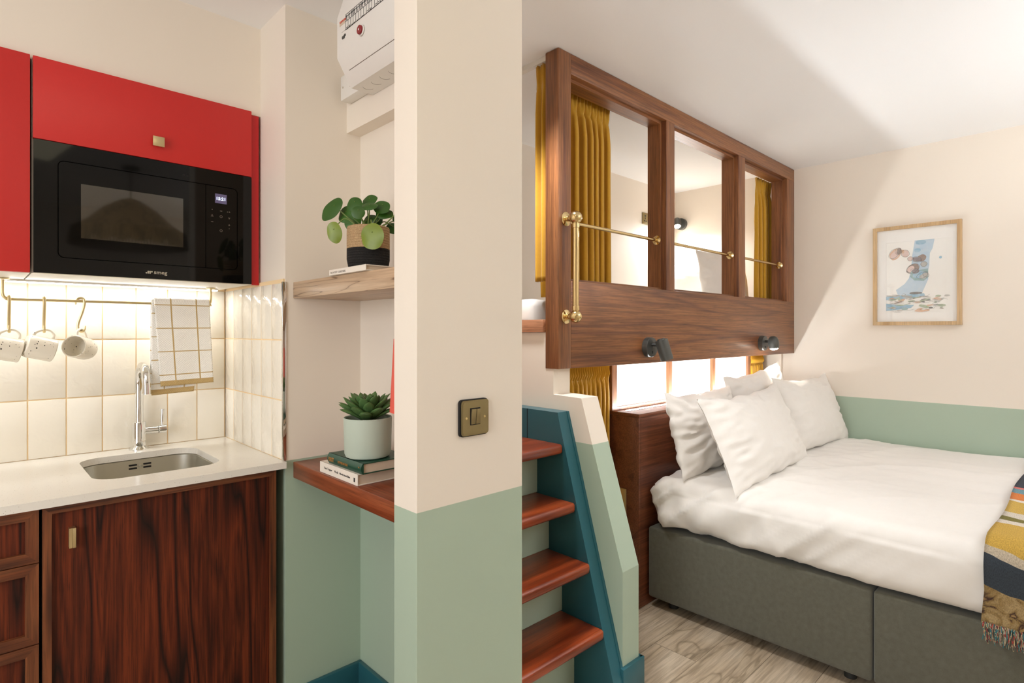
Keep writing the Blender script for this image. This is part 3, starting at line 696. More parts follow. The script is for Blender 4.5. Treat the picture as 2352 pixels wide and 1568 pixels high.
def pilea():
    c = Vector((.862, 1.522, zu + .0168))
    t = thing('potted_plant', 'round-leaved houseplant in a black and natural woven basket on the upper shelf', 'plant', c)
    MB().lathe([(0, 0), (.052, 0), (.058, .006), (.0625, .03), (.0625, .10), (.062, .124), (.060, .127), (.057, .124), (.057, .108), (0, .108)], c, 56).build('basket', M['jute'], t)
    MB().lathe([(0, .112), (.03, .112), (.0567, .109), (.0567, .105), (0, .105)], c, 32).build('soil', M['soil'], t)
    Rv = Vector((.7227, -.6912, 0)); Fv = Vector((.6912, .7227, 0)); U = Vector((0, 0, 1)); k = .00025
    ctr = c + U * .120
    # (across, up) in drawing units round the pot centre, depth towards viewer, half-width, half-height, roll, facing up, kind
    L = [(-425, 245, .01, 95, 150, -32, .35, 0), (-290, 200, -.01, 82, 100, -15, .3, 2), (-145, 295, .02, 86, 82, 0, .3, 0), (5, 370, -.01, 90, 68, 10, .45, 0), (35, 265, .03, 110, 56, -15, .8, 0),
         (165, 270, .01, 98, 84, -20, .45, 0), (195, 195, .0, 98, 62, 15, .5, 0), (-80, 180, .04, 74, 72, 0, .2, 0), (-185, 105, .0, 90, 110, -15, .25, 2), (30, 140, .0, 85, 50, 0, .45, 0),
         (-370, -50, .03, 84, 112, 10, -.1, 1), (120, -125, .078, 130, 134, 0, .02, 1), (-30, 70, .01, 40, 45, 20, .3, 0), (30, 30, .0, 40, 42, 0, .3, 2), (90, 120, -.02, 60, 60, 0, .4, 0), (360, 160, -.03, 90, 80, 0, .4, 0), (-60, 330, -.04, 70, 60, 0, .5, 2), (250, 60, -.05, 80, 70, 0, .4, 0)]
    rnd = random.Random(4)
    for (ax, up, dp, hw, hh, roll, fu, kind) in L:
        p = ctr + Rv * (ax * k) + U * (up * k) - Fv * dp
        n = (-Fv + U * fu + Rv * rnd.uniform(-.3, .3)).normalized()
        x = (Rv - n * Rv.dot(n)).normalized(); y = n.cross(x); cr, sr = math.cos(R(roll)), math.sin(R(roll)); x, y = x * cr + y * sr, y * cr - x * sr
        def fn(u, v, p=p, x=x, y=y, n=n, hw=hw * k * 1.1, hh=hh * k * 1.1):
            a = u * 2 * math.pi; r = v
            rr = 1 - .04 * math.cos(a * 2) + .02 * math.sin(5 * a + hh * 700)
            return p + x * (math.cos(a) * r * hw * rr) + y * (math.sin(a) * r * hh * rr) + n * (-.10 * hw * r * r + .05 * hw * math.sin(3 * a + hw * 900) * r * r * r)
        gb = MB().grid(fn, 28, 6); bmesh.ops.remove_doubles(gb.bm, verts=gb.bm.verts, dist=1e-5)
        lf = gb.build('leaf', (M['leaf'], M['leaf_light'], M['leaf_mid'])[kind], t, 80)
        if kind == 1: lf['label'] = 'yellowing leaf'
        at = p + y * (hh * k * .35) - n * .001; root = c + Vector((max(-.03, min(.03, ax * k * .25)) * Rv.x, max(-.03, min(.03, ax * k * .25)) * Rv.y, .109)) - Fv * min(dp, .03) * .5
        mid = (root + at) / 2 + U * (.028 if up < 100 else .008)
        if kind == 1: mid = root * .4 + at * .6 + U * .035
        MB().tube([root, root * .6 + mid * .4 + U * .012, mid, at], [.0022, .002, .0018, .0014], 8, smooth=4).build('stem', M['stem'], lf)
        MB().lathe([(.0016 * math.sin(q * math.pi / 8), -.0016 * math.cos(q * math.pi / 8)) for q in range(9)], p + y * (hh * k * .35) + n * .0004, 12).build('stem_spot', M['stem'], lf)
    MB().tube([c + U * .109 + Rv * .02, c + U * .142 + Rv * .055, c + U * .182 + Rv * .095], [.002, .002, .0016], 8, smooth=4).build('bare_stem', M['stem'], t)
pilea()
# coral shade whose edge peeps out from behind the partition
t = thing('lamp_shade', 'coral red tapered shade whose edge shows behind the pillar over the succulent', 'lamp', (.9145, 1.354, .8935))
MB().lathe([(.071, 0), (.060, .205), (.0585, .205), (.0695, 0), (.071, 0)], (.9145, 1.354, 1.105), 40).build('shade', M['coral'], t)
MB().cyl((.9145, 1.354, .8935), .03, .012, 'Z', 32, .003).tube([(.9145, 1.354, .9), (.9145, 1.354, 1.29)], .006, 12).tube([(.9145, 1.354, 1.29), (.856, 1.354, 1.29)], .0015, 6).tube([(.9145, 1.354, 1.29), (.973, 1.354, 1.29)], .0015, 6).build('stand', M['brushed_brass'], t)

# ================================================================== PARTITION SWITCH
t = thing('light_switch', 'antique brass double light switch on the pillar', 'light switch', (.937, 1.12, 1.11))
MB().prism(rrect(.8895, .983, 1.064, 1.158, .010, 6), 'xz', 1.119, 1.1268).build('back_box', M['shadowgap'], t)
fn_lo = rrect(.893, .9825, 1.0665, 1.1555, .008, 6)
b = MB().prism(fn_lo, 'xz', 1.116, 1.1188)
b.prism([(.937 + (x - .937) * .93, 1.111 + (z - 1.111) * .93) for x, z in fn_lo], 'xz', 1.1148, 1.116)
b.build('plate', M['antique_brass'], t)
MB().box(.9195, .9525, 1.1142, 1.1149, 1.0925, 1.136).build('rocker_well', M['shadowgap'], t)
for x0 in (.9215, .9370):
    X = Matrix.Translation((x0 + .0072, 1.1128, 1.114)) @ Matrix.Rotation(R(7), 4, 'X')
    MB().box(-.0069, .0069, -.0028, .0028, -.0195, .0195, bev=.0008, M4=X).build('rocker', M['antique_brass'], t)
for x in (.9075, .968): MB().cyl((x, 1.1149, 1.111), .0035, .001, '-Y', 16, .0004).build('screw', M['brass'], t)

# ================================================================== STAIRS
t = thing('stair_string', 'dark teal painted stair string along the sloped half wall', 'staircase', (1.68, 1.45, 0))
def yz(z): return 1.212 + (z - .1073) / 3.527     # front edge of the string
pr = [(yz(0), 0), (yz(.985), .985), (yz(.985) + .008, 1.017), (2.3, 1.017), (2.3, .87), (1.62, .87), (1.36 + .09, 0)]
MB().prism(pr, 'yz', 1.650, 1.7145).build('board', M['teal'], t, 0)
MB().prism([(yz(0) - .003, 0), (yz(.985) - .003, .985), (yz(.985) + .006, 1.0165), (yz(.985) + .02, 1.0165), (yz(0) + .006, 0)], 'yz', 1.703, 1.7155).build('moulding', M['teal'], t, 0)
MB().box(1.6485, 1.6505, 1.632, 1.6345, .88, 1.017).build('joint', M['shadowgap'], t, 0)
TR = [(1.243, 1.445, .26), (1.3065, 1.513, .479), (1.377, 1.577, .687), (1.4397, 1.60, .899)]
for i, (yn, yb, z) in enumerate(TR):
    last = i == 3
    o = MB().box(1.125, 1.651, yn, yb + .012 if not last else 2.4, z - .038, z, bev=.012, seg=4).build('stair_tread', M['tread'])
    tag(o, ('lowest mahogany stair tread in view', 'second mahogany stair tread from the bottom', 'third mahogany stair tread from the bottom', 'top mahogany stair tread, level with the pink part of the wall')[i], 'stair tread', 'mahogany stair treads')
for i, (y, z0, z1) in enumerate(((1.385, 0, .222), (1.446, .2605, .441), (1.514, .4795, .649), (1.578, .6875, .861))):
    o = MB().box(1.125, 1.6495, y, y + .015, z0, z1).build('stair_riser', M['cream'], smooth=0)
    tag(o, ('green riser board below the lowest tread in view', 'green riser board on the lowest tread in view', 'green riser board on the second tread', 'green riser board under the top tread')[i], 'stair riser', 'green stair risers')

# ================================================================== LOFT
t = thing('loft_screen', 'stained oak screen with three openings at the front of the loft bed', 'screen', (2.95, 1.55, 1.18))
Y0, Y1 = 1.52, 1.592; TOPZ = 2.4755
MB().box(1.713, 1.791, Y0, Y1, 1.18, TOPZ, bev=.002).build('post', M['loft_z'], t)
MB().box(4.087, 4.219, Y0, Y1, 1.54, 2.391, bev=.002).build('post', M['loft_z'], t)
MB().box(1.791, 4.219, Y0, Y1, 2.391, TOPZ, bev=.002).build('top_rail', M['loft_x'], t)
MB().box(1.791, 4.219, Y0, Y1, 1.18, 1.54, bev=.002).build('fascia_board', M['loft_x'], t)
for x0, x1 in ((2.526, 2.605), (3.338, 3.427)): MB().box(x0, x1, Y0, Y1, 1.54, 2.391, bev=.002).build('mullion', M['loft_z'], t)
for x0, x1 in ((1.791, 2.526), (2.605, 3.338), (3.427, 4.087)):
    b = MB()
    for a0, a1, c0, c1, mm in ((x0, x1, 1.54, 1.552, 'loft_x'), (x0, x1, 2.377, 2.391, 'loft_x'), (x0, x0 + .014, 1.552, 2.377, 'loft_z'), (x1 - .014, x1, 1.552, 2.377, 'loft_z')): b.box(a0, a1, 1.548, 1.62, c0, c1, mat=M[mm])
    b.build('opening_lining', None, t, 0)
t = MB().box(1.700, 1.742, 1.594, 2.45, 1.329, 1.381, bev=.002).build('bed_edge_board', M['edge_wood']); tag(t, 'wooden edge board of the loft bed beyond the post', 'board')
# grab handle
t = thing('grab_handle', 'polished brass vertical grab handle on the loft post', 'handle', (1.758, 1.5, 1.38))
hx, hy = 1.758, 1.468
for z in (1.392, 1.79):
    m = MB().lathe([(0, 0), (.029, 0), (.029, .003), (.024, .006), (.012, .009), (.012, .022), (.016, .026), (.016, .032), (0, .032)], (hx, Y0 - .0005, z), 36, axis='-Y').build('wall_flange', M['brass'], t)
    MB().lathe([(.026 * math.sin(a * math.pi / 16), -.026 * math.cos(a * math.pi / 16)) for a in range(17)], (hx, hy, z), 32).build('ball', M['brass'], t)
MB().tube([(hx, hy, 1.40), (hx, hy, 1.78)], .0125, 24).cyl((hx, hy, 1.417), .0155, .018, 'Z', 28, .001).cyl((hx, hy, 1.747), .0155, .018, 'Z', 28, .001).build('pole', M['brass'], t)
# brass rails
for i, (x0, x1, lab) in enumerate(((1.7915, 2.526, 'thin brass rail across the left opening of the loft screen'), (2.605, 3.338, 'thin brass rail across the middle opening of the loft screen'), (3.427, 4.087, 'thin brass rail across the right opening of the loft screen'))):
    t = thing('guard_rail', lab, 'rail', ((x0 + x1) / 2, 1.57, 1.79), 'brass guard rails in the loft screen'); z = 1.793
    MB().tube([(x0 + .015, 1.566, z), (x1 - .015, 1.566, z)], .008, 16).build('rod', M['brass'], t)
    MB().lathe([(0, 0), (.023, 0), (.023, .003), (.012, .007), (.012, .012), (0, .012)], (x0 + .0142, 1.566, z), 28, axis='X').build('rosette', M['brass'], t)
    MB().lathe([(0, 0), (.023, 0), (.023, .003), (.012, .007), (.012, .012), (0, .012)], (x1 - .0142, 1.566, z), 28, axis='-X').build('rosette', M['brass'], t)
# curtains
def curtain(label, p0, p1, z0, z1, folds, amp, seed, head=.10, pencil=False, splay=0.0):
    p0, p1 = Vector(p0), Vector(p1); d = (p1 - p0); nrm = Vector((d.y, -d.x)).normalized(); rnd = random.Random(seed)
    ph = [rnd.uniform(-.5, .5) for _ in range(9)]
    t = thing('curtain', label, 'curtain', ((p0.x + p1.x) / 2, (p0.y + p1.y) / 2, z0))
    H = z1 - z0
    def fn(u, v):
        z = z0 + H * v; dz = z1 - z
        w = u * folds * 2 * math.pi + ph[0] + .5 * math.sin(u * 5 + ph[1] * 6)
        low = min(1, max(0, (dz - head * .5) / (head * 1.5)))
        a = amp * (.35 + .65 * low) * (1 + .35 * math.sin(u * 11 + ph[2] * 6))
        off = a * 1.7 * (abs(math.sin((w + .25 * math.sin(v * 4 + ph[3] * 5)) / 2)) ** .75 - .6)
        if pencil and dz < head * 1.1:
            tt = dz / (head * 1.1)
            off = amp * .55 * math.sin(u * folds * 4 * math.pi) * (1 if tt < .85 else .5) + .004 * math.sin(tt * 12)
        elif dz < head: off += amp * .35 * math.sin(w * 2) * (1 - dz / head)
        if abs(dz - head) < .012: off *= .55
        s = u + .012 * math.sin(w * 2) * low
        c = .5; s = c + (s - c) * (1 + splay * (1 - v))
        q = p0 + d * s + nrm * off
        return Vector((q.x, q.y, z))
    MB().grid(fn, int(folds * 14), 40).build('cloth', M['curtain'], t, 80, solid=.0022)
    return t
curtain('mustard curtain inside the left opening of the loft screen', (1.815, 1.676), (2.262, 1.676), 1.482, 2.43, 9, .038, 1)
curtain('mustard curtain inside the right opening of the loft screen', (3.93, 1.674), (4.185, 1.674), 1.482, 2.40, 6, .032, 2, splay=-.05)
curtain('mustard curtain at the loft entrance, left of the end post', (1.742, 1.672), (1.742, 1.606), 1.542, 2.452, 2.4, .018, 3)
curtain('mustard curtain under the loft, left of the white panel', (1.99, 1.704), (2.30, 1.704), .25, 1.196, 9, .018, 4, .09, True)
curtain('mustard curtain under the loft, right of the white panel', (3.92, 1.704), (4.13, 1.704), .94, 1.196, 7, .018, 5, .09, True)
t = MB().box(1.80, 4.21, 1.655, 1.68, 2.448, 2.4765).build('curtain_track', M['white']); tag(t, 'white curtain track on the ceiling behind the loft screen', 'curtain track')
t = MB().box(1.728, 1.752, 1.60, 2.44, 2.456, 2.4765).build('curtain_track', M['white']); tag(t, 'white curtain track above the loft entrance curtain', 'curtain track')
# loft bedding
def softbox(name, x0, x1, y0, y1, z0, z1, bev, amp, freq, mat, label, cat, voxel=.022, parent=None, extra=None):
    b = MB().box(x0, x1, y0, y1, z0, z1, bev=bev, seg=5)
    o = b.build(name, mat, parent, 0)
    md = o.modifiers.new('r', 'REMESH'); md.mode = 'VOXEL'; md.voxel_size = voxel
    bpy.context.view_layer.update()
    me = bpy.data.meshes.new_from_object(o.evaluated_get(bpy.context.evaluated_depsgraph_get()))
    o.modifiers.clear(); o.data = me; me.materials.clear(); me.materials.append(mat)
    off = wloc(o); nr = [v.normal.copy() for v in me.vertices]
    for v, n in zip(me.vertices, nr):
        p = v.co + off
        h = amp * (nz(p, freq) + .5 * nz(p, freq * 2.3))
        if extra: h += extra(p, n)
        v.co += n * h
    for p in me.polygons: p.use_smooth = True
    if label: tag(o, label, cat)
    return o
softbox('loft_mattress', 1.75, 4.20, 1.72, 2.44, 1.33, 1.475, .04, .006, 6, M['linen'], 'white bedding on the loft bed beyond the post', 'bedding', .025)
def pillow(label, base, Wd, Ht, Th, lean, yaw, seed, group=None, roll=0, wr=1.0):
    """stands on its long edge at base, leaning back by lean, front facing -y before yaw"""
    rnd = random.Random(seed); so = seed * 3.7
    X = Matrix.Translation(base) @ Matrix.Rotation(R(yaw), 4, 'Z') @ Matrix.Rotation(R(-lean), 4, 'X') @ Matrix.Rotation(R(roll), 4, 'Y')
    b = MB()
    for sgn in (-1, 1):
        def fn(u, v, sgn=sgn):
            a, c = 2 * u - 1, 2 * v - 1
            pin = 1 - .055 * (1 - abs(c) ** 3); pin2 = 1 - .06 * (1 - abs(a) ** 3)
            x = a * Wd / 2 * pin; z = c * Ht / 2 * pin2 + Ht / 2
            e = max(0, (1 - abs(a) ** 2.6)) ** .62 * max(0, (1 - abs(c) ** 2.6)) ** .62
            y = sgn * Th / 2 * e * (1 + .12 * nz((a * 1.3 + so, c * 1.3, so), 1))
            # wrinkles radiating from corners and along the edges
            cr = max(abs(a), abs(c)); ang = math.atan2(c, a)
            wv = (nz((ang * 5 + so, cr * 1.5, sgn + so), 1.0) * .5 + nz((a * 5 + c * 3 + so, (c * 9 - a * 3), so), .8) * .5) * (cr ** 2) * (1 - cr ** 8)
            y += sgn * .020 * wr * wv * (e > 0.02)
            z += .006 * wr * nz((a * 4, so, 2), 1) * (abs(c) ** 4); x += .006 * wr * nz((c * 4, so, 5), 1) * (abs(a) ** 4)
            if c > .6: z -= .02 * (1 - a * a) * (c - .6) / .4
            return X @ Vector((x, y, z))
        b.grid(fn, 64, 44)
    bmesh.ops.remove_doubles(b.bm, verts=b.bm.verts, dist=.0006)
    bmesh.ops.recalc_face_normals(b.bm, faces=b.bm.faces[:])
    o = b.build('pillow', M['linen'], None, 80)
    return tag(o, label, 'pillow', group)
pillow('large white pillow propped up in the loft behind the middle opening', (4.085, 2.16, 1.478), .56, .40, .15, 4, -86, 21)
pillow('white pillow in the loft behind the right opening, next to the curtain', (3.90, 1.86, 1.478), .34, .47, .11, 6, -50, 22, None, -5)
# socket in the loft
def socket(label, o0, face, w, h, name='wall_socket'):
    t = thing(name, label, 'socket', o0); x, y, z = o0
    if face == '-y':
        bx = lambda a0, a1, d0, d1, c0, c1, bev=0: MB().box(x + a0, x + a1, y - d1, y - d0, z + c0, z + c1, bev=bev)
    else:
        bx = lambda a0, a1, d0, d1, c0, c1, bev=0: MB().box(x - d1, x - d0, y - a1, y - a0, z + c0, z + c1, bev=bev)
    bx(-w / 2, w / 2, 0, .008, -h / 2, h / 2, .0025).build('plate', M['antique_brass'] if face == '-y' else M['brushed_brass'], t)
    vert = h > w
    for s in (-1, 1):
        ox, oz = (0, s * h * .25) if vert else (s * w * .27, -.008)
        for (a, c, ww, hh) in ((0, .009, .004, .009), (-.011, -.011, .007, .005), (.011, -.011, .007, .005)):
            bx(ox + a - ww, ox + a + ww, .0075, .0085, oz + c - hh * .8, oz + c + hh * .8).build('pin_hole', M['shadowgap'], t)
        bx(ox - .006, ox + .006, .0075, .0105, oz + .022, oz + .035, .001).build('rocker', M['black'], t)
    if not vert: bx(-.006, .006, .0075, .009, .012, .030).build('usb_port', M['black'], t)
    return t
socket('brass double power socket on the loft back wall', (3.80, 2.4545, 2.203), '-y', .146, .088)
socket('brass power socket on the side of the headboard beside the stair wall', (2.3165, 1.655, .49), '-x', .086, .15)
# spotlights
def reading_lamp(label, loc, wall, heading, lit, kind):
    """wall: outward normal of the wall; heading: direction the head points"""
    t = thing('reading_lamp', label, 'wall lamp', loc, 'black reading spotlights')
    n = Vector(wall); p = Vector(loc); rq = n.to_track_quat('Z', 'Y').to_matrix().to_4x4()
    X = Matrix.Translation(p) @ rq
    MB().lathe([(0, -.0015), (.047, -.0015), (.047, .026), (.0455, .028), (0, .028)], n=36, M4=X).build('base', M['graphite'], t)
    sw = Matrix.Translation(p + n * .0295 + Vector((0, 0, -.024))) 
    MB().box(-.0022, .0022, -.0022, .0022, -.006, .006, M4=sw).build('switch', M['black'], t)
    hd = Vector(heading).normalized(); c = p + n * .075 + Vector((.014, 0, .012)) if kind == 0 else p + n * .078 + Vector((0, 0, .008))
    MB().tube([p + n * .026 + Vector((0, 0, .012)), c], .0085, 14).build('arm', M['black'], t)
    q = hd.to_track_quat('Z', 'Y').to_matrix().to_4x4(); H = Matrix.Translation(c) @ q
    r = .030
    if kind == 0: prof = [(0, -.03), (r * .6, -.03), (r * .62, -.024), (r, -.024), (r, .074), (r - .002, .074), (r - .003, .06), (0, .06)]
    else: prof = [(0, -.038), (.014, -.036), (.025, -.027), (.0315, -.009), (.0325, .014), (.030, .038), (.028, .040), (.026, .034), (0, .029)]
    h = MB().lathe(prof, n=36, M4=H).build('lamp_head', M['graphite'], t)
    if lit:
        MB().lathe([(.0255, .035), (.0235, .043), (.014, .049), (0, .051)], n=28, M4=H).build('bulb', M['bulb'], h)
    return c + hd * .05, hd
reading_lamp('black cylinder reading spotlight turned off on the left of the loft board', (2.354, Y0, 1.257), (0, -1, 0), (.20, -.22, -1), False, 0)
p, d = reading_lamp('black reading spotlight switched on at the right end of the loft board', (3.656, Y0, 1.258), (0, -1, 0), (.02, -.10, -1), True, 1)
spot('reading_lamp_beam', p + Vector((0, 0, -.005)), (.02, -.02, -1), 3.5, 100, .6, .02)
p, d = reading_lamp('lit black reading spotlight inside the loft on the right wall', (4.22, 2.395, 2.21), (-1, 0, 0), (-.35, -.25, -1), True, 1)
spot('loft_lamp_beam', p + Vector((0, 0, -.005)), (-.5, -.35, -1), 52, 150, .7, .02, (.95, 1, 1.06))

# ================================================================== BED AREA
t = thing('headboard', 'dark stained wooden headboard box with a ledge behind the pillows', 'headboard', (3.27, 1.62, 0))
MB().box(2.319, 4.2195, 1.545, 1.762, 0, .918, bev=.002).build('box', M['head_wood'], t)
MB().box(2.335, 2.338, 1.5435, 1.546, .01, .91).build('edge_bead', M['head_wood'], t)
MB().box(2.316, 4.2195, 1.540, 1.762, .9185, .936, bev=.0015).build('ledge', M['head_wood'], t)
t = thing('white_panel', 'white panel with glow added, in three oak-framed panes behind the pillows', 'light panel', (3.1, 1.72, .9365))
b = MB().box(2.312, 2.352, 1.695, 1.762, .9365, 1.199).box(3.87, 3.905, 1.695, 1.762, .9365, 1.199).box(2.352, 3.87, 1.695, 1.762, .9365, .952)
for x in (2.86, 3.375): b.box(x - .018, x + .018, 1.695, 1.762, .952, 1.199)
b.build('frame', M['loft_z'], t)
for x0, x1 in ((2.352, 2.842), (2.878, 3.357), (3.393, 3.87)): MB().box(x0, x1, 1.712, 1.72, .952, 1.199).build('pane', M['panel'], t)
t = thing('ledge_light_strip', 'slim light strip lying on the headboard ledge in front of the panel', 'light strip', (3.1, 1.645, .9365))
MB().box(2.36, 3.86, 1.632, 1.652, .9365, .9385).build('channel', M['head_wood'], t)
MB().box(2.362, 3.858, 1.635, 1.650, .9385, .9397).build('diffuser', M['strip'], t)
# divan bed
t = thing('divan_bed', 'grey-green tweed divan bed base in two halves under the white duvet', 'bed', (3.29, .55, 0))
for y0, y1 in ((.588, 1.532), (-.40, .584)):
    MB().box(2.378, 4.20, y0, y1, .05, .388, bev=.013, seg=4).build('divan_half', M['tweed'], t)
for x in (2.46, 4.1):
    for y in (1.44, .68, .50, -.3): MB().cyl((x, y, 0), .022, .05, 'Z', 18).build('castor', M['black'], t)
def dv(p, n):
    h = 0
    if n.x > .35: return 0
    side = max(0, -n.x)
    # soft drapes on the hanging side: diagonal folds near the head, calm further down
    head = max(0, min(1, (p.y - .55) / .7))
    h += side * .012 * math.sin((p.y * 2.6 + p.z * 4.5) * 6 + 2.5 * nz(p, 3)) * (.3 + head)
    h += side * (.25 + .75 * head) * .022 * ((1 - abs(nz((p.x * 2, p.y * 6 + p.z * 7, 4), 1.3))) ** 6 - .3)
    h += head * .010 * ((1 - abs(nz((p.x * 5 + p.y * 2, p.y * 8, p.z * 4), 1.1))) ** 5 - .3)
    # puckers near the head corner
    h += side * head * .014 * nz((p.x * 6, p.y * 16 + p.z * 6, p.z * 8), 1.2)
    if p.z > .58: h += .012 * nz((p.x * 1.6, p.y * 1.6, 3), 1) + .004 * nz((p.x * 9, p.y * 3, 1), 1.2) + .008 * ((1 - abs(nz((p.x * 1.6 + p.y, p.y * 2.2, 9), 1))) ** 5 - .3)
    if p.y > 1.2: h -= .016 * (p.y - 1.2)
    if p.z < .43: h += -.012 * (.43 - p.z) / .05 + .006 * nz((p.x, p.y * 5, 0), 1.3)
    return h
o = softbox('duvet', 2.352, 4.208, -.44, 1.528, .390, .640, .085, .004, 4, M['linen'], 'white duvet covering the divan bed', 'duvet', .014, None, dv)
PG = 'white pillows on the bed'
pillow('plump white pillow leaning on the headboard behind the front left pillow', (2.75, 1.36, .632), .74, .42, .16, 14, 2, 31, PG, 0, 2.6)
pillow('plump white pillow leaning on the headboard behind the front right pillow, one corner up', (3.47, 1.415, .665), .72, .455, .14, 7, -3, 32, PG, -6, 2.0)
pillow('front left white pillow, closest to the viewer', (2.875, 1.115, .622), 1.0, .45, .15, 23, 2, 33, PG, -1, 2.2)
pillow('front right white pillow against the right wall', (3.77, 1.18, .632), .82, .45, .15, 19, -2, 34, PG, 1, 1.7)
# throw
def throw():
    t = thing('throw_blanket', 'multicoloured woven throw with fringe at the foot end of the bed', 'blanket', (3.2, -.1, .4))
    xe, zt, r = 2.340, .664, .09; zb = .405
    Ls = (zt - r) - zb; La = r * math.pi / 2; Ltot = Ls + La + (4.15 - xe - r)
    def path(s):
        if s < Ls: return xe, zb + s, (-1, 0)
        if s < Ls + La:
            a = (s - Ls) / r; return xe + r - r * math.cos(a), zt - r + r * math.sin(a), (-math.cos(a), math.sin(a))
        return xe + r + (s - Ls - La), zt, (0, 1)
    def fn(u, v):
        s = v * Ltot; x, z, n = path(s); y = .262 - .62 * u + .006 * math.sin(s * 7) * (1 - u) + (.012 if s < .1 else 0) * (1 - u) * (.1 - s) * 10
        h = .004 * nz((s * 4, y * 5, 7), 1) + .004
        return Vector((x + n[0] * h, y, z + n[1] * h))
    MB().grid(fn, 40, 160, uv=lambda u, v: (u * .62, v * Ltot)).build('cloth', M['throw'], t, 80, solid=.006, offs=0)
    b = MB(); rnd = random.Random(9)
    for i in range(210):
        y = .27 - .62 * i / 210 + rnd.uniform(-.002, .002); L = rnd.uniform(.045, .062); a = rnd.uniform(-.014, .016)
        b.tube([(xe - .006, y, zb + .004), (xe - .009 - rnd.random() * .006, y + a * .4, zb - L * .5), (xe - .008 - rnd.random() * .008, y + a, zb - L)], [.0018, .0017, .0012], 5)
    f = b.build('fringe', M['yarn'], t, 60); f['kind'] = 'stuff'; f['label'] = 'mixed colour yarn fringe'
throw()
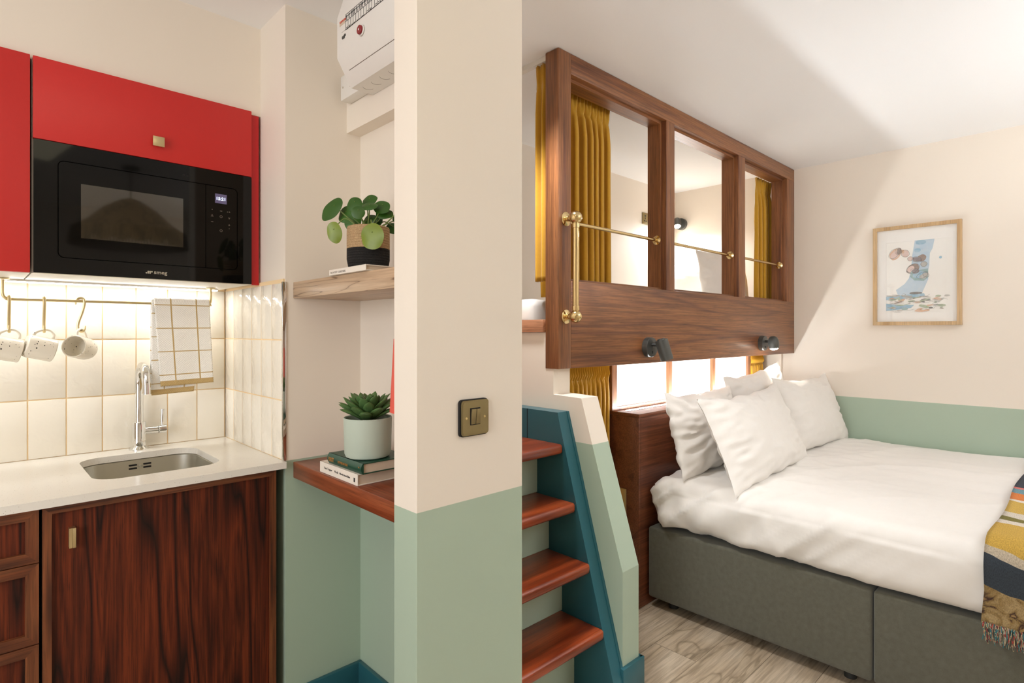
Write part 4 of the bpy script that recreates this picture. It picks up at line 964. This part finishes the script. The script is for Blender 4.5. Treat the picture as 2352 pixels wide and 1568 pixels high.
# picture
def picture():
    t = thing('framed_picture', 'oak framed abstract watercolour print on the right wall', 'picture', (4.205, .804, 1.37))
    ya, yb, za, zb2 = 1.030, .579, 1.372, 1.992; fw = .022
    b = MB()
    for pts in ([(ya, za), (ya - fw, za + fw), (ya - fw, zb2 - fw), (ya, zb2)], [(yb, za), (yb + fw, za + fw), (yb + fw, zb2 - fw), (yb, zb2)], [(ya, za), (yb, za), (yb + fw, za + fw), (ya - fw, za + fw)], [(ya, zb2), (yb, zb2), (yb + fw, zb2 - fw), (ya - fw, zb2 - fw)]):
        b.prism(pts, 'yz', 4.190, 4.2195)
    b.build('frame', M['frame_oak'], t, 0)
    white = plain('mount_board', (250, 247, 241), .8)
    ma, mb, mz0, mz1 = ya - fw, yb + fw, za + fw, zb2 - fw
    # window of the mount: art area
    aa, ab, az0, az1 = .960, .632, 1.452, 1.892
    MB().prism([(mb, mz0), (ma, mz0), (ma, mz1), (mb, mz1)], 'yz', 4.205, 4.2065, hole=[(ab, az0), (aa, az0), (aa, az1), (ab, az1)]).build('mount', white, t, 0)
    A = {k: art('paint_' + k, c, d) for k, c, d in (('blue', (176, 204, 224), .3), ('deep_blue', (96, 168, 200), .35), ('brown', (120, 84, 64), .3), ('orange', (214, 150, 84), .4), ('teal', (70, 146, 150), .35), ('green', (120, 150, 84), .4), ('grey', (150, 148, 140), .4), ('plum', (96, 74, 84), .3), ('pink', (224, 190, 178), .3), ('ink', (70, 66, 66), .2))}
    b = MB().box(4.2072, 4.208, ab - .002, aa + .002, az0 - .002, az1 + .002, mat=plain('art_paper', (250, 247, 240), .85))
    wd, ht = aa - ab, az1 - az0; lay = [4.2070]
    def P(u, v): return (lay[0], aa - u * wd, az1 - v * ht)
    def blob(pts, m):
        lay[0] -= .00004; b.poly([P(u, v) for u, v in pts], A[m])
    def ell(u, v, ru, rv, m, rot=0, n=20, j=.08, seed=0):
        rr = random.Random(seed); o = rr.random() * 9
        blob([(u + ru * math.cos(a) * (1 + j * math.sin(3 * a + o)) * math.cos(rot) - rv * math.sin(a) * math.sin(rot), v + ru * math.cos(a) * math.sin(rot) + rv * math.sin(a) * (1 + j * math.sin(2 * a + o)) * math.cos(rot)) for a in [2 * math.pi * i / n for i in range(n)]], m)
    blob([(.46, 0), (.76, -.0), (.73, .13), (.69, .19), (.68, .36), (.665, .43), (.665, .55), (.60, .68), (.56, .76), (.19, .75), (.16, .68), (.3, .6), (.37, .52), (.40, .4), (.42, .2)], 'blue')
    ell(.55, .03, .08, .035, 'deep_blue', 0, seed=1); ell(.5, .14, .05, .03, 'deep_blue', 0, seed=2)
    ell(.15, .17, .10, .075, 'orange', -.5, seed=3); ell(.14, .18, .075, .05, 'pink', -.5, seed=13); ell(.21, .13, .04, .05, 'brown', .4, seed=4); ell(.31, .17, .06, .05, 'pink', .2, seed=5); ell(.27, .14, .025, .03, 'orange', .2, seed=6)
    ell(.57, .25, .065, .05, 'brown', 0, seed=7); ell(.49, .265, .07, .035, 'plum', .1, seed=8); ell(.39, .25, .04, .03, 'pink', 0, seed=9)
    ell(.43, .39, .105, .06, 'brown', -.35, seed=10); ell(.40, .395, .06, .04, 'pink', -.3, seed=11); ell(.60, .34, .05, .035, 'grey', 0, seed=12)
    blob([(.40, .43), (.66, .40), (.67, .52), (.6, .57), (.45, .555), (.385, .5)], 'teal'); ell(.53, .48, .11, .055, 'deep_blue', 0, seed=14); ell(.47, .43, .06, .035, 'plum', 0, seed=15); ell(.6, .5, .07, .035, 'grey', -.3, seed=16)
    ell(.85, .26, .022, .016, 'deep_blue', 0, seed=17)
    blob([(0, .77), (.3, .755), (.6, .74), (.62, .775), (.3, .81), (0, .82)], 'deep_blue'); blob([(0, .87), (.15, .89), (.45, .90), (.40, .94), (.1, .97), (0, .975)], 'deep_blue')
    ell(.47, .735, .1, .018, 'ink', 0, seed=18)
    rr = random.Random(20)
    for i in range(46):
        u, v = rr.random() * .9 + .05, .76 + .22 * rr.random(); ell(u, v, rr.uniform(.02, .09), rr.uniform(.004, .014), rr.choice(['green', 'grey', 'green', 'grey', 'ink', 'orange', 'brown']), rr.uniform(-.25, .15), 12, .2, i + 30)
    ell(.3, .95, .05, .02, 'teal', 0, seed=90); ell(.6, .92, .08, .02, 'green', .2, seed=91); ell(.55, .985, .09, .012, 'orange', 0, seed=92)
    def loopline(u, v, ru, rv, rot, seed):
        rr2 = random.Random(seed); o = rr2.random() * 6
        pts = [Vector(P(u + ru * math.cos(a) * math.cos(rot) * (1 + .07 * math.sin(3 * a + o)) - rv * math.sin(a) * math.sin(rot), v + ru * math.cos(a) * math.sin(rot) + rv * math.sin(a) * math.cos(rot))) for a in [2 * math.pi * i / 22 for i in range(23)]]
        b.tube(pts, .0006, 4, mat=A['ink'])
    for i, (u, v, ru, rv, ro) in enumerate(((.13, .16, .09, .06, -.5), (.31, .17, .065, .05, .1), (.49, .265, .075, .04, .1), (.60, .335, .05, .035, 0), (.43, .39, .105, .06, -.35), (.58, .49, .09, .04, -.3), (.46, .42, .06, .03, .2), (.39, .25, .045, .03, 0), (.2, .13, .05, .05, .5), (.63, .485, .05, .03, .4))): loopline(u, v, ru, rv, ro, i)
    for i in range(34):
        u, v = rr.random() * .85, .74 + .25 * rr.random(); l = rr.uniform(.05, .16)
        b.tube([P(u, v), P(min(1, u + l / 2), v + rr.uniform(-.02, .02)), P(min(1, u + l), v + rr.uniform(-.03, .02))], .0005, 4, mat=A['ink'])
    b.build('print', None, t, 0)
    MB().box(4.1990, 4.2005, mb - .002, ma + .002, mz0 - .002, mz1 + .002).build('glazing', M['glass'], t, 0)
picture()
# woven pendant that hangs in the room and shows in the oven glass
def pendant():
    c = Vector((.81, -.50, 1.985)); t = thing('pendant_lamp', 'dark woven pendant lampshade with fringe, seen only as a reflection in the microwave', 'pendant lamp', c)
    wick = wood('dark_wicker', (60, 46, 34), (120, 96, 70), (150, 124, 92), 'Z', 10, 8, .8)
    MB().lathe([(.02, .27), (.06, .255), (.16, .19), (.25, .10), (.33, .045), (.335, .04), (.25, .09), (.16, .18), (.05, .245), (.02, .26)], c, 48).build('dome', wick, t)
    b = MB()
    for i in range(110):
        a = 2 * math.pi * i / 110; q = c + Vector((math.cos(a) * .333, math.sin(a) * .333, .045)); b.box(-.006, .006, -.002, .002, -.11, 0, M4=Matrix.Translation(q) @ Matrix.Rotation(a + math.pi / 2, 4, 'Z') @ Matrix.Rotation(-.15, 4, 'X'))
    f = b.build('fringe', wick, t, 0)
    MB().tube([c + Vector((0, 0, .26)), c + Vector((0, 0, HB - 1.985 - .02))], .004, 8).cyl(c + Vector((0, 0, HB - 1.985 - .026)), .05, .025, 'Z', 28, .004).build('cord', M['black'], t)
pendant()
